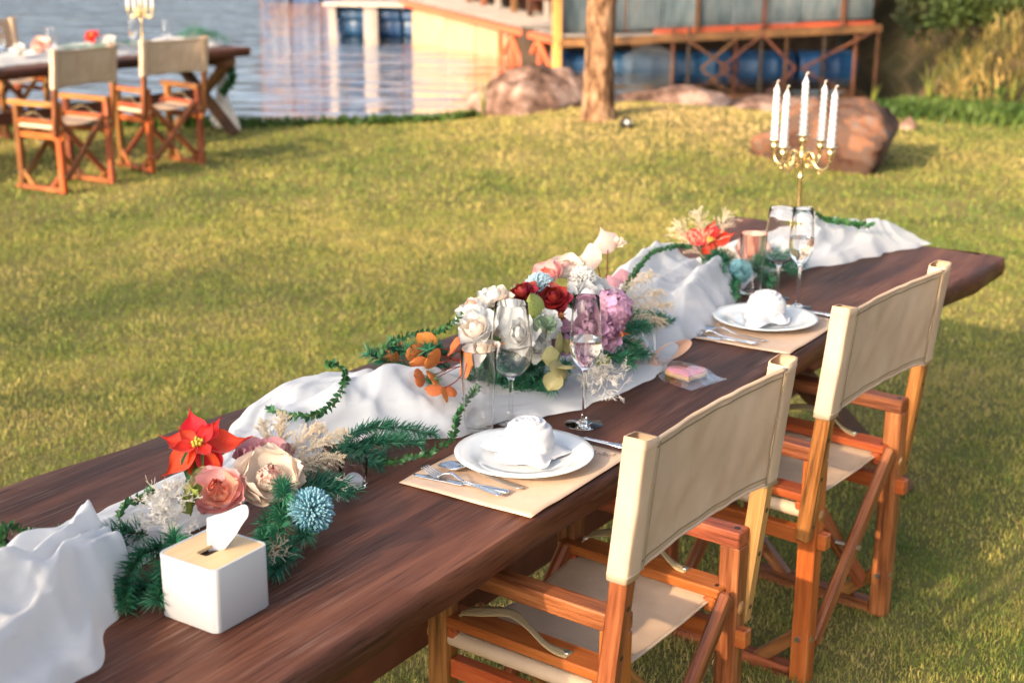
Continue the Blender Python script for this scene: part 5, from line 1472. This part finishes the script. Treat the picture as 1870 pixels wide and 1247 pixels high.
# ---- far arrangement by the farther glasses
pine('pine sprigs beside the farther tumbler', [[(-.17, 1.54, .79), (-.12, 1.45, .79), (-.09, 1.38, .772)], [(-.18, 1.60, .82), (-.18, 1.50, .84), (-.15, 1.42, .83)], [(-.16, 1.62, .80), (-.10, 1.58, .80), (-.05, 1.56, .78)], [(-.20, 1.56, .84), (-.20, 1.48, .86), (-.19, 1.42, .85)]], nl=.034)
pine('pine sprigs behind the farther glasses', [[(-.20, 1.74, .79), (-.13, 1.78, .80), (-.06, 1.84, .78)], [(-.20, 1.80, .80), (-.14, 1.86, .80), (-.09, 1.90, .775)], [(-.19, 1.70, .79), (-.12, 1.72, .795), (-.05, 1.76, .775)]], nl=.034)
poinsettia('red poinsettia peeping over the farther hump of cloth', (-.295, 1.645, .862), (.5, -.45, .5), .090, (-.28, 1.66, .78), spec=[(.1, R(85), 1.1), (1.3, R(70), .8), (3.0, R(80), 1.1), (4.4, R(95), .8), (5.4, R(88), .9), (2.1, R(55), .6)])
for k, pts in enumerate([[(-.30, 1.64, .80), (-.31, 1.63, .88), (-.325, 1.62, .95)], [(-.30, 1.64, .80), (-.34, 1.60, .86), (-.37, 1.57, .91)], [(-.30, 1.66, .80), (-.29, 1.70, .88), (-.28, 1.74, .92)]]):
    plume(['tall cream pampas plume behind the farther poinsettia', 'cream pampas plume left of the farther poinsettia', 'cream pampas plume right of the farther poinsettia'][k], pts, r=.026, n=700)
peony('peach peony behind the farther tumbler', (-.205, 1.770, .812), (.4, -.6, .7), .052, ['peach', 'peach', 'blush'])
pompom('blue pompom flower seen through the farther tumbler', (-.13, 1.515, .815), .036, 'blue', (.5, -.5, .5))
rose('cream rose between the farther pine sprigs', (-.19, 1.555, .845), (.4, -.6, .6), .030, ['cream', 'cream'], 16)
vine('boxwood vine lying on the cloth at the far end', [(-.22, 2.26, .845), (-.171, 2.22, .86), (-.107, 2.154, .862), (-.057, 2.146, .862), (-.003, 2.151, .86), (.024, 2.20, .85)], step=.005, L=.018)
rose('small cream rose on the cloth at the far end', (-.19, 2.19, .868), (.3, -.5, .8), .026, ['cream', 'white'], 14)

# ------------------------------------------------------------------ rocks
def boulder(label, loc, size, mat, seed, rot=0.0, name='boulder', group='sandstone boulders', sub=5, flat=1.0):
    bm = bmesh.new(); bmesh.ops.create_icosphere(bm, subdivisions=sub, radius=1.0)
    for v in bm.verts:
        p = v.co.copy()
        d = 1 + .38 * nz(p.x * 1.2 + seed, p.y * 1.2, p.z * 1.2) + .20 * abs(nz(p.x * 2.6 + seed, p.y * 2.6, p.z * 2.6)) + .10 * abs(nz(p.x * 6 + seed, p.y * 6, p.z * 6)) + .035 * nz(p.x * 14 + seed, p.y * 14, p.z * 14)
        # a few flat broken faces
        for k in range(9):
            n = Vector((math.cos(k * 2.1 + seed), math.sin(k * 2.1 + seed), .5 * math.sin(k * 1.7 + seed * 2))).normalized()
            h = .74 + .1 * math.sin(k * 3 + seed); e = p.dot(n) * d - h
            if e > 0: d -= e * .92 / max(p.dot(n), .2)
        v.co = Vector((p.x * size[0] * d, p.y * size[1] * d, p.z * size[2] * d))
    me = bpy.data.meshes.new(name); bm.to_mesh(me); bm.free(); me.materials.append(MT[mat])
    me.polygons.foreach_set('use_smooth', [True] * len(me.polygons))
    o = inst(name, me, None, loc=loc, rot=(0, 0, rot))
    return tag(o, label, 'rock', group)
boulder('long purplish sandstone boulder at the water edge left of the tree', (-5.55, 9.08, .13), (.72, .46, .34), 'rock', 3.3, .95)
boulder('large rust coloured sandstone boulder behind the candelabra', (-2.24, 8.12, .18), (.54, .44, .30), 'rock_orange', 8.1, .5)
boulder('low flat pink rock at the shore right of the tree', (-4.75, 10.35, .07), (.75, .40, .17), 'rock', 12.7, .6, sub=4)
boulder('second low flat pink rock behind the rust boulder', (-3.95, 10.55, .03), (.70, .38, .15), 'rock', 17.9, .45, sub=4)
boulder('small pale stone right of the rust boulder', (-2.42, 10.35, .03), (.085, .075, .10), 'rock', 22.0, 0, 'small_stone', 'small stones', 3)

# ------------------------------------------------------------------ trees
def leaf_cloud(m, rr, centre, rad, n, size, fill=.35):
    for k in range(n):
        while True:
            p = Vector((rr.uniform(-1, 1), rr.uniform(-1, 1), rr.uniform(-1, 1)))
            if fill < p.length < 1: break
        p = Vector((p.x * rad[0], p.y * rad[1], p.z * rad[2])) + Vector(centre)
        a = Vector((rr.uniform(-1, 1), rr.uniform(-1, 1), rr.uniform(-.6, .6))).normalized(); b = a.orthogonal().normalized()
        s = size * rr.uniform(.6, 1.3); q = len(m.v)
        m.v.extend([tuple(p), tuple(p + a * s * .5 + b * s * .28), tuple(p + a * s), tuple(p + a * s * .5 - b * s * .28)]); m.f.append((q, q + 1, q + 2, q + 3))
def tree(label, loc, h, r0, crowns, bark='bark', leaf='leaf', size=.13, n=1500, lean=(0, 0), group='trees round the lawn', seed=1, limbs=True, r1=None):
    t = thing('tree', label, 'tree', loc, group=group); rr = random.Random(seed)
    pts = [Vector((lean[0] * f + .04 * math.sin(f * 7 + seed) * r0 * 4, lean[1] * f + .03 * math.cos(f * 6 + seed) * r0 * 4, h * f)) for f in [i / 26 for i in range(27)]]
    m = MB()
    def trunk(u, v):
        i = min(25, int(v * 26)); p = pts[i].lerp(pts[i + 1], v * 26 - i) if v < 1 else pts[26]
        a = 2 * PI * u; z = p.z
        r = r0 * (1 - .55 * v) * (1 + .35 * math.exp(-z / .18)) * (1 + .07 * nz(math.cos(a) * 1.6 + seed, math.sin(a) * 1.6, z * 1.7) + .06 * nz(math.cos(a) * 4, math.sin(a) * 4, z * 8) + .04 * nz(math.cos(a) * 9, math.sin(a) * 9, z * 16))
        return (p.x + r * math.cos(a), p.y + r * math.sin(a), z - .05)
    m.grid(trunk, 56, 320, True).obj('trunk', bark, t, True)
    mc = MB()
    for c, rad, k in crowns:
        c = Vector(c)
        if limbs:
            s = pts[min(26, max(8, int(26 * min(1, c.z / h * .8))))]
            MB().tube(spline([s, s.lerp(c, .5) + Vector((0, 0, -.1 * rad[2])), c], 10), [r0 * .36 * (1 - .75 * i / 9) for i in range(10)], 7).obj('limb', bark, t, True)
        for j in range(6):
            d = Vector((rr.uniform(-1, 1), rr.uniform(-1, 1), rr.uniform(-1, 1))).normalized() * .6
            leaf_cloud(mc, rr, (c.x + d.x * rad[0], c.y + d.y * rad[1], c.z + d.z * rad[2]), tuple(x * rr.uniform(.35, .6) for x in rad), int(n * k / 6), size, .1)
    mc.obj('crown', leaf, t)
    return t
tree('single bare trunked tree standing between the table and the lake', (-4.50, 8.36, .14), 6.5, .132, [((-.9, .4, 5.6), (1.3, 1.2, .8), 1), ((.8, -.2, 6.0), (1.3, 1.3, .9), 1), ((.1, .6, 6.9), (1.4, 1.3, .9), 1)], lean=(-.10, .05), seed=5)
# strips of peeling bark and the little ground lamp
gl = thing('ground_spotlight', 'small black spotlight on the grass at the tree foot', 'lamp', (-4.10, 8.10, .165), (0, 0, .5))
MB().tube([(0, 0, 0), (0, 0, .05)], .008, 6).obj('spike', 'black', gl)
MB().lathe([(0, -.05), (.03, -.045), (.042, -.02), (.045, .045), (.040, .045), (.038, .03), (0, .03)], 18).obj('housing', 'black', gl, True, loc=(0, 0, .045), rot=(R(70), 0, R(25)))
MB().lathe([(0, .028), (.022, .028), (.018, .033), (0, .035)], 16).obj('lens', 'lens', gl, True, loc=(0, 0, .045), rot=(R(70), 0, R(25)))
# behind the viewer: slender tree added to shade the table, broad tree shades lawn
tree('slender tree added behind the viewer to shade the near end of the table', (-1.90, -10.6, 0), 6.9, .09, [((.22, 0, 5.0), (.46, .5, .50), .62), ((.18, 0, 5.7), (.46, .5, .50), .55), ((.10, 0, 6.4), (.42, .5, .45), .25)], size=.15, n=330, seed=9)
tree('broad tree far behind the viewer shading a band of lawn', (-6.9, -20.0, 0), 9.6, .22, [((-3.6, 0, 9.0), (2.0, 1.6, .9), 1), ((-1.2, 0, 9.6), (1.8, 1.6, .8), 1), ((1.4, 0, 9.4), (1.9, 1.5, .9), 1), ((3.9, 0, 9.2), (1.7, 1.5, .8), 1)], size=.24, n=230, seed=14)

tree('tall unseen tree added on the left shore to shade the raft house', (-10.1, 3.2, 0), 8.6, .20, [((-1.1, 0, 6.6), (1.5, 1.3, 1.3), 1), ((1.2, .2, 6.4), (1.6, 1.3, 1.2), 1), ((2.6, 0, 7.4), (1.3, 1.2, 1.2), 1), ((0, 0, 8.2), (1.7, 1.3, 1.0), 1), ((3.0, .2, 5.9), (1.2, 1.0, .9), .8)], size=.30, n=520, seed=21)  # unseen tree, added to put the raft front in shade
# bushes on the right bank
def bush(label, x, y, rad, n, size, leaf, seed, flowers=None, name='bush', group='bushes on the right bank'):
    z = float(ground_z(x, y)); t = thing(name, label, 'bush', (x, y, z), group=group); rr = random.Random(seed)
    m, ms = MB(), MB()
    for j in range(9):
        d = Vector((rr.uniform(-1, 1) * rad[0] * .7, rr.uniform(-1, 1) * rad[1] * .7, rr.uniform(.25, 1.0) * rad[2]))
        ms.tube(spline([(0, 0, -.1), d * .5 + Vector((0, 0, .1 * rad[2])), d], 6), [.02, .018, .015, .012, .009, .006], 5)
        leaf_cloud(m, rr, d, tuple(q * rr.uniform(.28, .45) for q in rad), n // 9, size, .05)
    m.obj('foliage', leaf, t); ms.obj('stem', 'pinestem', t, True)
    if flowers:
        for p in flowers:
            mf = MB()
            for k in range(5):
                a = k * 2 * PI / 5; mf.add([Vector(p), Vector(p) + Vector((math.cos(a - .5), math.sin(a - .5), .3)) * .04, Vector(p) + Vector((math.cos(a), math.sin(a), .3)) * .07, Vector(p) + Vector((math.cos(a + .5), math.sin(a + .5), .3)) * .04], [(0, 1, 2, 3)])
            mf.obj('flower', 'yellow', t)
    return t
bush('dark brushy bush beside the raft house', -5.6, 20.6, (1.6, 1.3, 3.4), 4600, .17, 'bush', 1)
bush('tall dark bush at the top right of the bank', -4.2, 18.9, (1.5, 1.2, 2.3), 3400, .16, 'bush', 2)
bush('brown green bush in the middle of the bank', -2.6, 18.0, (1.2, 1.0, 1.1), 1800, .14, 'bush', 3)
bush('low green bush near the dark inlet', -3.2, 15.4, (.7, .6, .55), 1500, .10, 'leaf', 4)
bush('yellow flowered bush at the right edge of the bank', -1.0, 13.6, (.6, .5, .75), 1100, .10, 'leaf', 5, [(-.12, -.35, .50), (.02, -.4, .42), (.15, -.3, .36), (-.3, -.3, .60), (.25, -.35, .55)])
bush('dark green bush halfway up the slope nearest the raft', -3.9, 16.9, (.9, .7, 1.0), 1900, .13, 'bush', 12)
bush('dark brushy bush above the raft corner', -6.6, 24.8, (2.2, 1.6, 4.6), 5200, .20, 'bush', 7)
bush('wide dark bush on the hill top', -3.4, 23.0, (2.4, 1.6, 3.4), 4200, .20, 'bush', 8)
def reed(label, x, y, n, h, seed, name='reed_clump', tint=((.20, .26, .04), (.34, .30, .06))):
    rr = random.Random(seed); z = float(ground_z(x, y)); t = thing(name, label, 'reeds', (x, y, z), group='reed clumps at the shore')
    key = M('reed leaf %d' % seed, tint[0], tint[1], rough=.5, ns=6, trans=.35)
    for k in range(n):
        a = rr.uniform(0, 2 * PI); L = h * rr.uniform(.55, 1.1); b = rr.uniform(.15, .8)
        d = Vector((math.cos(a), math.sin(a), 0)); s = Vector((-math.sin(a), math.cos(a), 0))
        def fn(u, v): 
            return d * L * b * u ** 1.9 + Vector((0, 0, L * (u - .45 * b * u ** 3))) + s * (v - .5) * .022 * (1 - u * .92)
        MB().grid(fn, 12, 2).obj('blade', key, t, True)
    return t
reed('long yellow green reed leaves in front of the purplish boulder', -5.90, 8.62, 7, .62, 31)
reed('tall green reed clump in front of the right bank', -2.85, 12.35, 11, .85, 32)
reed('second reed clump nearer the right edge', -2.05, 12.55, 9, .5, 33)
reed('small reed clump behind the rust boulder', -3.15, 11.5, 8, .4, 34)

lm = petal_mesh('fallen_leaf', M('dry leaf', (.36, .20, .09), (.48, .32, .18), rough=.8, ns=20, vary=.25, trans=.2), W=.32, cup=.5, curl=.25, point=.7)
for k, (x, y, lab) in enumerate([(.95, 2.05, 'dry tan leaf on the grass right of the farther foreground chair'), (.88, 1.50, 'dry tan leaf on the grass at the lower right corner'), (.40, 4.10, 'dry tan leaf on the lawn beyond the far table end'), (-1.75, 1.35, 'dry tan leaf on the lawn left of the foreground table')]):
    tag(inst('fallen_leaf', lm, None, loc=(x, y, float(ground_z(x, y)) + .022), rot=(R(80 + 17 * math.sin(k * 3)), .4 * math.cos(k * 2), k * 1.7), sc=.04 + .012 * math.sin(k * 5)), lab, 'leaf', 'dry leaves fallen on the lawn')

# ------------------------------------------------------------------ floating raft houses
C0 = Vector((-10.05, 16.66, 0)); E1 = Vector((-.868, .497, 0)); E2 = Vector((.81, .583, 0)).normalized()
N1 = Vector((-.497, -.868, 0)); N2 = Vector((.583, -.81, 0)).normalized()
def RP(a, b, z): return C0 + E1 * a + E2 * b + Vector((0, 0, z))
raft = thing('raft_house', 'floating raft house with orange frame, blue drums and grey metal wall', 'raft house', (C0.x, C0.y, WATER_Z), group='floating raft houses')
ro_ = Vector((C0.x, C0.y, WATER_Z))
def rb_(name, p, q, w, h, mat, up=(0, 0, 1)): return wbar(name, raft, Vector(p) - ro_, Vector(q) - ro_, w, h, mat, up, .01)
W0 = WATER_Z
# left, sunlit side: tan pontoon boxes under the orange deck beam
rb_('deck_beam', RP(-.05, 0, .07), RP(6.2, 0, .36), .10, .10, 'orange_paint')
rb_('deck_beam', RP(.0, .15, .09), RP(6.2, .15, .38), .10, .10, 'rust')
for a0, a1 in ((2.15, 3.30), (3.38, 4.56), (4.64, 6.1)):
    z1 = .16 + (a0 - 2.1) * .035
    c = (RP(a0, .55, 0) + RP(a1, .55, 0)) / 2
    mm, L = bar_matrix(RP(a0, .6, (z1 + W0 - .15) / 2), RP(a1, .6, (z1 + W0 - .15) / 2))
    inst('pontoon_box', MB().box((0, 0, 0), (L, .9, z1 - W0 + .15), None, .03).mesh('pontoon_box', 'pontoon'), raft, mtx=Matrix.Translation(-ro_) @ mm)
for k in range(26):
    a = .1 + k * .235
    rb_('deck_board', RP(a, .05, .145 + a * .046), RP(a, 2.6, .145 + a * .046), .22, .035, 'greyplank')
# truss under the corner
for a0, a1 in ((.05, .55), (1.05, .55), (1.05, 1.5), (1.95, 1.5)):
    rb_('truss_bar', RP(a0, .02, W0 - .1), RP(a1, .02, .05), .06, .06, 'orange_paint')
for a in (.02, .55, 1.05, 1.5, 1.98):
    rb_('truss_post', RP(a, .04, W0 - .3), RP(a, .04, .06 + a * .04), .07, .07, 'orange_paint')
# house posts and dark timber wall behind the deck
for k in range(9):
    a = .35 + k * .62
    rb_('house_post', RP(a, .95, .15), RP(a, .95, 4.4), .10, .10, 'rust' if k % 3 else 'greyplank')
for k in range(34):
    a = .2 + k * .165
    if k % 7 in (3,): continue
    z0 = .2 if k < 14 else .35
    mm, L = bar_matrix(RP(a, 1.25, z0), RP(a, 1.25, 4.3), E1)
    inst('wall_board', MB().box((0, 0, 0), (L, .15, .03), None, .004).mesh('wall_board', 'rust' if k % 3 == 0 else 'dark'), raft, mtx=Matrix.Translation(-ro_) @ mm)
for z in (.60, 1.1): rb_('rail', RP(.1, .9, z), RP(5.4, .9, z + .03), .06, .06, 'rust')
# right side: deck edge, corrugated zinc sheets above, drums and struts below
rb_('corner_post', RP(0, .05, W0 - .3), RP(0, .05, 4.4), .13, .13, 'goldplank')
rb_('deck_beam', RP(0, .05, .03), RP(0, 5.15, .27), .12, .12, 'rust')
rb_('deck_beam', RP(.25, 1.7, .20), RP(.25, 5.2, .30), .10, .14, 'orange_paint')
nsh = 9
for k in range(nsh):
    b0 = .12 + k * .555; b1 = b0 + .545
    def cor(u, v, b0=b0, b1=b1):
        b = b0 + (b1 - b0) * u; off_ = .016 * math.sin(u * 2 * PI * 7)
        return RP(.16, b, .16 + .05 * b + (4.4 - .16) * v) + N2 * off_ - ro_
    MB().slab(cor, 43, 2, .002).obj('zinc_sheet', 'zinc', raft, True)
for b in (.95, 2.3, 3.35, 4.6): rb_('batten', RP(.10, b, .2), RP(.10, b, 4.3), .07, .05, 'rust', E2)
for b in (1.9, 2.15, 2.9, 3.3, 3.7, 4.3, 4.8, 5.15): rb_('strut', RP(.05, b, W0 - .25), RP(.05, b, .28), .05, .05, 'dark' if b in (2.15, 3.3, 4.3) else 'rust')
for b0, z0, b1, z1 in ((1.9, .2, 2.9, W0 - .1), (2.3, W0, 2.95, .2), (3.3, .22, 2.6, W0), (3.9, W0, 5.1, .28), (3.2, .22, 3.9, W0 - .1), (1.2, .0, 2.1, .15)):
    rb_('diagonal_strut', RP(-.05, b0, z0), RP(-.05, b1, z1), .045, .04, 'rust')
def drum(parent, p, d, L, r, org):
    p, d = Vector(p) - org, Vector(d).normalized()
    pts = [p + d * (L * f) for f in (0, .02, .05, .30, .32, .34, .64, .66, .68, .95, .98, 1)]
    rs = [r * .93, r * .99, r, r, r * 1.04, r, r, r * 1.04, r, r, r * .99, r * .93]
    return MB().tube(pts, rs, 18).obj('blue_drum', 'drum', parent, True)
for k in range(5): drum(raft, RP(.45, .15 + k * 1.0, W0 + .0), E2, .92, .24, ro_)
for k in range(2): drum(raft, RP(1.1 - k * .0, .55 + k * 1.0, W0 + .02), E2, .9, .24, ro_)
def nett(u, v):
    p = RP(-.18, 1.0 + .75 * u, W0 + .02 + (.34 * math.sin(PI * u * .6 + .5)) * v) + N2 * (.25 * (1 - v)); return p - ro_
mnet = MB()
for i in range(16):
    mnet.tube([nett(i / 15, j / 8) for j in range(9)], .004, 4, False)
for j in range(9):
    mnet.tube([nett(i / 15, j / 8) for i in range(16)], .004, 4, False)
mnet.obj('net', 'net', raft)
MB().box((RP(1.3, .1, 0) + RP(1.3, 5.15, 0)) / 2 - ro_ + Vector((0, 0, -.10 )), (5.1, 1.0, .62), Matrix.Rotation(math.atan2(E2.y, E2.x), 3, 'Z')).obj('underdeck_shade_box', 'dark', raft)  # dark box added so the gap under the deck looks deep in shade
# roof
rp = [RP(-.6, -.6, 4.4), RP(-.6, 5.7, 4.5), RP(3.0, 5.2, 5.4), RP(6.3, 2.2, 4.9), RP(6.3, -.5, 4.5)]
m = MB(); m.add([p - ro_ for p in rp] + [p - ro_ + Vector((0, 0, .06)) for p in rp], [(4, 3, 2, 1, 0), (5, 6, 7, 8, 9)] + [(i, (i + 1) % 5, 5 + (i + 1) % 5, 5 + i) for i in range(5)])
m.obj('roof', 'roof', raft)
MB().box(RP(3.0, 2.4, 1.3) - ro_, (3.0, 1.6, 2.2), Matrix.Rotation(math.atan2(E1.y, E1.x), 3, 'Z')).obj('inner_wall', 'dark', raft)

# landing stage with blue drums, left of the pontoons
stage = thing('landing_stage', 'pale landing stage on posts with blue drums at the raft end', 'landing stage', (-16.2, 19.2, WATER_Z), group='landing stages')
so = Vector((-16.2, 19.2, WATER_Z))
A = Vector((-16.75, 19.05, 0)); Bq = Vector((-14.75, 19.85, 0)); U = (Bq - A).normalized(); Nn = Vector((-U.y, U.x, 0))
for k in range(8):
    p = A + Nn * (k * .2)
    wbar('deck_board', stage, Vector((p.x, p.y, .31)) - so, Vector((p.x, p.y, .31)) + U * 2.1 - so, .18, .06, 'greyplank')
for f in (.06, .40, .46, 1.0):
    for s in (.1, 1.3):
        p = A + U * 2.1 * f + Nn * s; wbar('post', stage, Vector((p.x, p.y, -.7)) - so, Vector((p.x, p.y, .29)) - so, .13, .13, 'greyplank')
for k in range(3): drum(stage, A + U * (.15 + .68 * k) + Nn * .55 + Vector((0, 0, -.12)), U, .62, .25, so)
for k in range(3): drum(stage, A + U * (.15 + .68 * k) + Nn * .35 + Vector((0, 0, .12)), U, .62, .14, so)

# sunlit timber house farther out, seen mostly as its golden reflection
H0 = Vector((-27.6, 29.1, 0)); HU = Vector((.838, .20, 0)).normalized(); HN = Vector((HU.y, -HU.x, 0))
house = thing('raft_house', 'golden timber lake house above the frame, mirrored in the water', 'raft house', (H0.x, H0.y, WATER_Z), group='floating raft houses')
ho = Vector((H0.x, H0.y, WATER_Z))
for k in range(52):
    p = H0 + HU * (k * .205); mm, L = bar_matrix(Vector((p.x, p.y, .1)), Vector((p.x, p.y, 4.6)), HU)
    inst('wall_board', MB().box((0, 0, 0), (L, .195, .05), None, .006).mesh('wall_board', 'goldplank'), house, mtx=Matrix.Translation(-ho) @ mm)
for k in range(7):
    p = H0 + HU * (k * 1.48) + HN * .1; wbar('post', house, Vector((p.x, p.y, -.9)) - ho, Vector((p.x, p.y, 4.7)) - ho, .22, .22, 'rust')
wbar('deck_beam', house, H0 + HN * .1 + Vector((0, 0, .05)) - ho, H0 + HU * 10.6 + HN * .1 + Vector((0, 0, .05)) - ho, .2, .22, 'rust')
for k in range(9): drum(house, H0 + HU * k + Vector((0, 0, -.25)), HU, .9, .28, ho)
rp = [H0 + HN * .6 - HU * .4 + Vector((0, 0, 4.5)), H0 + HN * .6 + HU * 9.4 + Vector((0, 0, 4.5)), H0 - HN * 3 + HU * 9.4 + Vector((0, 0, 6.2)), H0 - HN * 3 - HU * .4 + Vector((0, 0, 6.2))]
m = MB(); m.add([p - ho for p in rp] + [p - ho + Vector((0, 0, .08)) for p in rp], [(3, 2, 1, 0), (4, 5, 6, 7)] + [(i, (i + 1) % 4, 4 + (i + 1) % 4, 4 + i) for i in range(4)]); m.obj('roof', 'roof', house)

# ------------------------------------------------------------------ things on the lakeside table
RUN2 = [(2.45, -.25, .25, .03), (3.4, -.30, .22, .07), (4.2, -.30, .28, .09), (4.9, -.26, .25, .05), (5.6, -.30, .30, .09), (6.3, -.25, .22, .05), (6.95, -.2, .24, .08)]
r2 = runner_surface(RUN2, 2.5, 6.95, -7.80, 0.0, 200, 30, 40.0).obj('table_runner', 'cloth', None, True)
tag(r2, 'white cloth runner on the lakeside table', 'table runner', 'white table runners')
make_candelabra('brass candelabra on the lakeside table, cut by the top edge', (-7.98, 6.40, Z1 + .02), .4)
F2 = .05
poinsettia('red poinsettia on the lakeside table', (-7.72, 5.62, .92), (.4, -.6, .7), .085, (-7.72, 5.64, .80))
peony('pink peony on the lakeside table', (-7.70, 5.10, .87), (.4, -.6, .7), .07, ['coral', 'pink', 'blush'])
rose('white rose beside the lakeside poinsettia', (-7.64, 5.72, .865), (.4, -.6, .7), .055, ['white'])
rose('white rose at the left of the lakeside table', (-7.68, 4.86, .85), (.4, -.6, .7), .055, ['white'])
pine('pine sprigs along the lakeside table', [[(-7.70, 5.2, .82), (-7.66, 5.4, .84), (-7.62, 5.6, .82)], [(-7.66, 5.6, .82), (-7.62, 5.8, .84), (-7.60, 6.0, .82)]], nl=.06, dens=700)
pine('pine sprigs at the right end of the lakeside table', [[(-7.72, 6.60, .82), (-7.62, 6.72, .87), (-7.55, 6.86, .82)], [(-7.70, 6.70, .83), (-7.60, 6.84, .87), (-7.5, 6.95, .80)], [(-7.78, 6.62, .84), (-7.72, 6.76, .90), (-7.66, 6.9, .85)]], nl=.07, dens=900)
for k, (x, y) in enumerate([(-7.56, 4.62), (-7.52, 5.05), (-7.50, 5.86), (-7.55, 6.28)]):
    (make_wine if k % 2 else make_flute)(['leftmost stemmed flute on the lakeside table', 'wine glass left of the lakeside poinsettia', 'flute right of the lakeside poinsettia', 'wine glass near the lakeside candelabra'][k], (x, y, Z1))
for k, y in enumerate((4.35, 5.30, 6.20)):
    make_plate(['leftmost white plate on the lakeside table', 'middle white plate on the lakeside table', 'right white plate on the lakeside table'][k], (-7.50, y, Z1))
    make_napkin(['napkin rose on the leftmost lakeside plate', 'napkin rose on the middle lakeside plate', 'napkin rose on the right lakeside plate'][k], (-7.50, y, Z1 + .008), k, 3 + k)
# white drape and ivy tied to the end trestle
def drp(u, v):
    a = -1 + 2 * u; z = .70 * (1 - v) + .01
    w = .05 + .05 * abs(v - .42) + .13 * ss(.5, 1, v)
    return (-7.62 + a * w + .03 * nz(v * 3, a), 6.98 + .022 * math.sin(a * 9 + v * 3) + .01 * nz(a * 3, v * 5), z)
tag(MB().slab(drp, 40, 30, .003).obj('white_drape', 'drape', None, True), 'white cloth hanging to the grass at the lakeside table end', 'drape')
sp = [(-7.60, 6.90, .70), (-7.52, 6.95, .62), (-7.50, 6.98, .50), (-7.55, 6.98, .40), (-7.60, 6.95, .34)]
vine('leafy green vine hanging at the lakeside table end', sp, step=.008, L=.055)
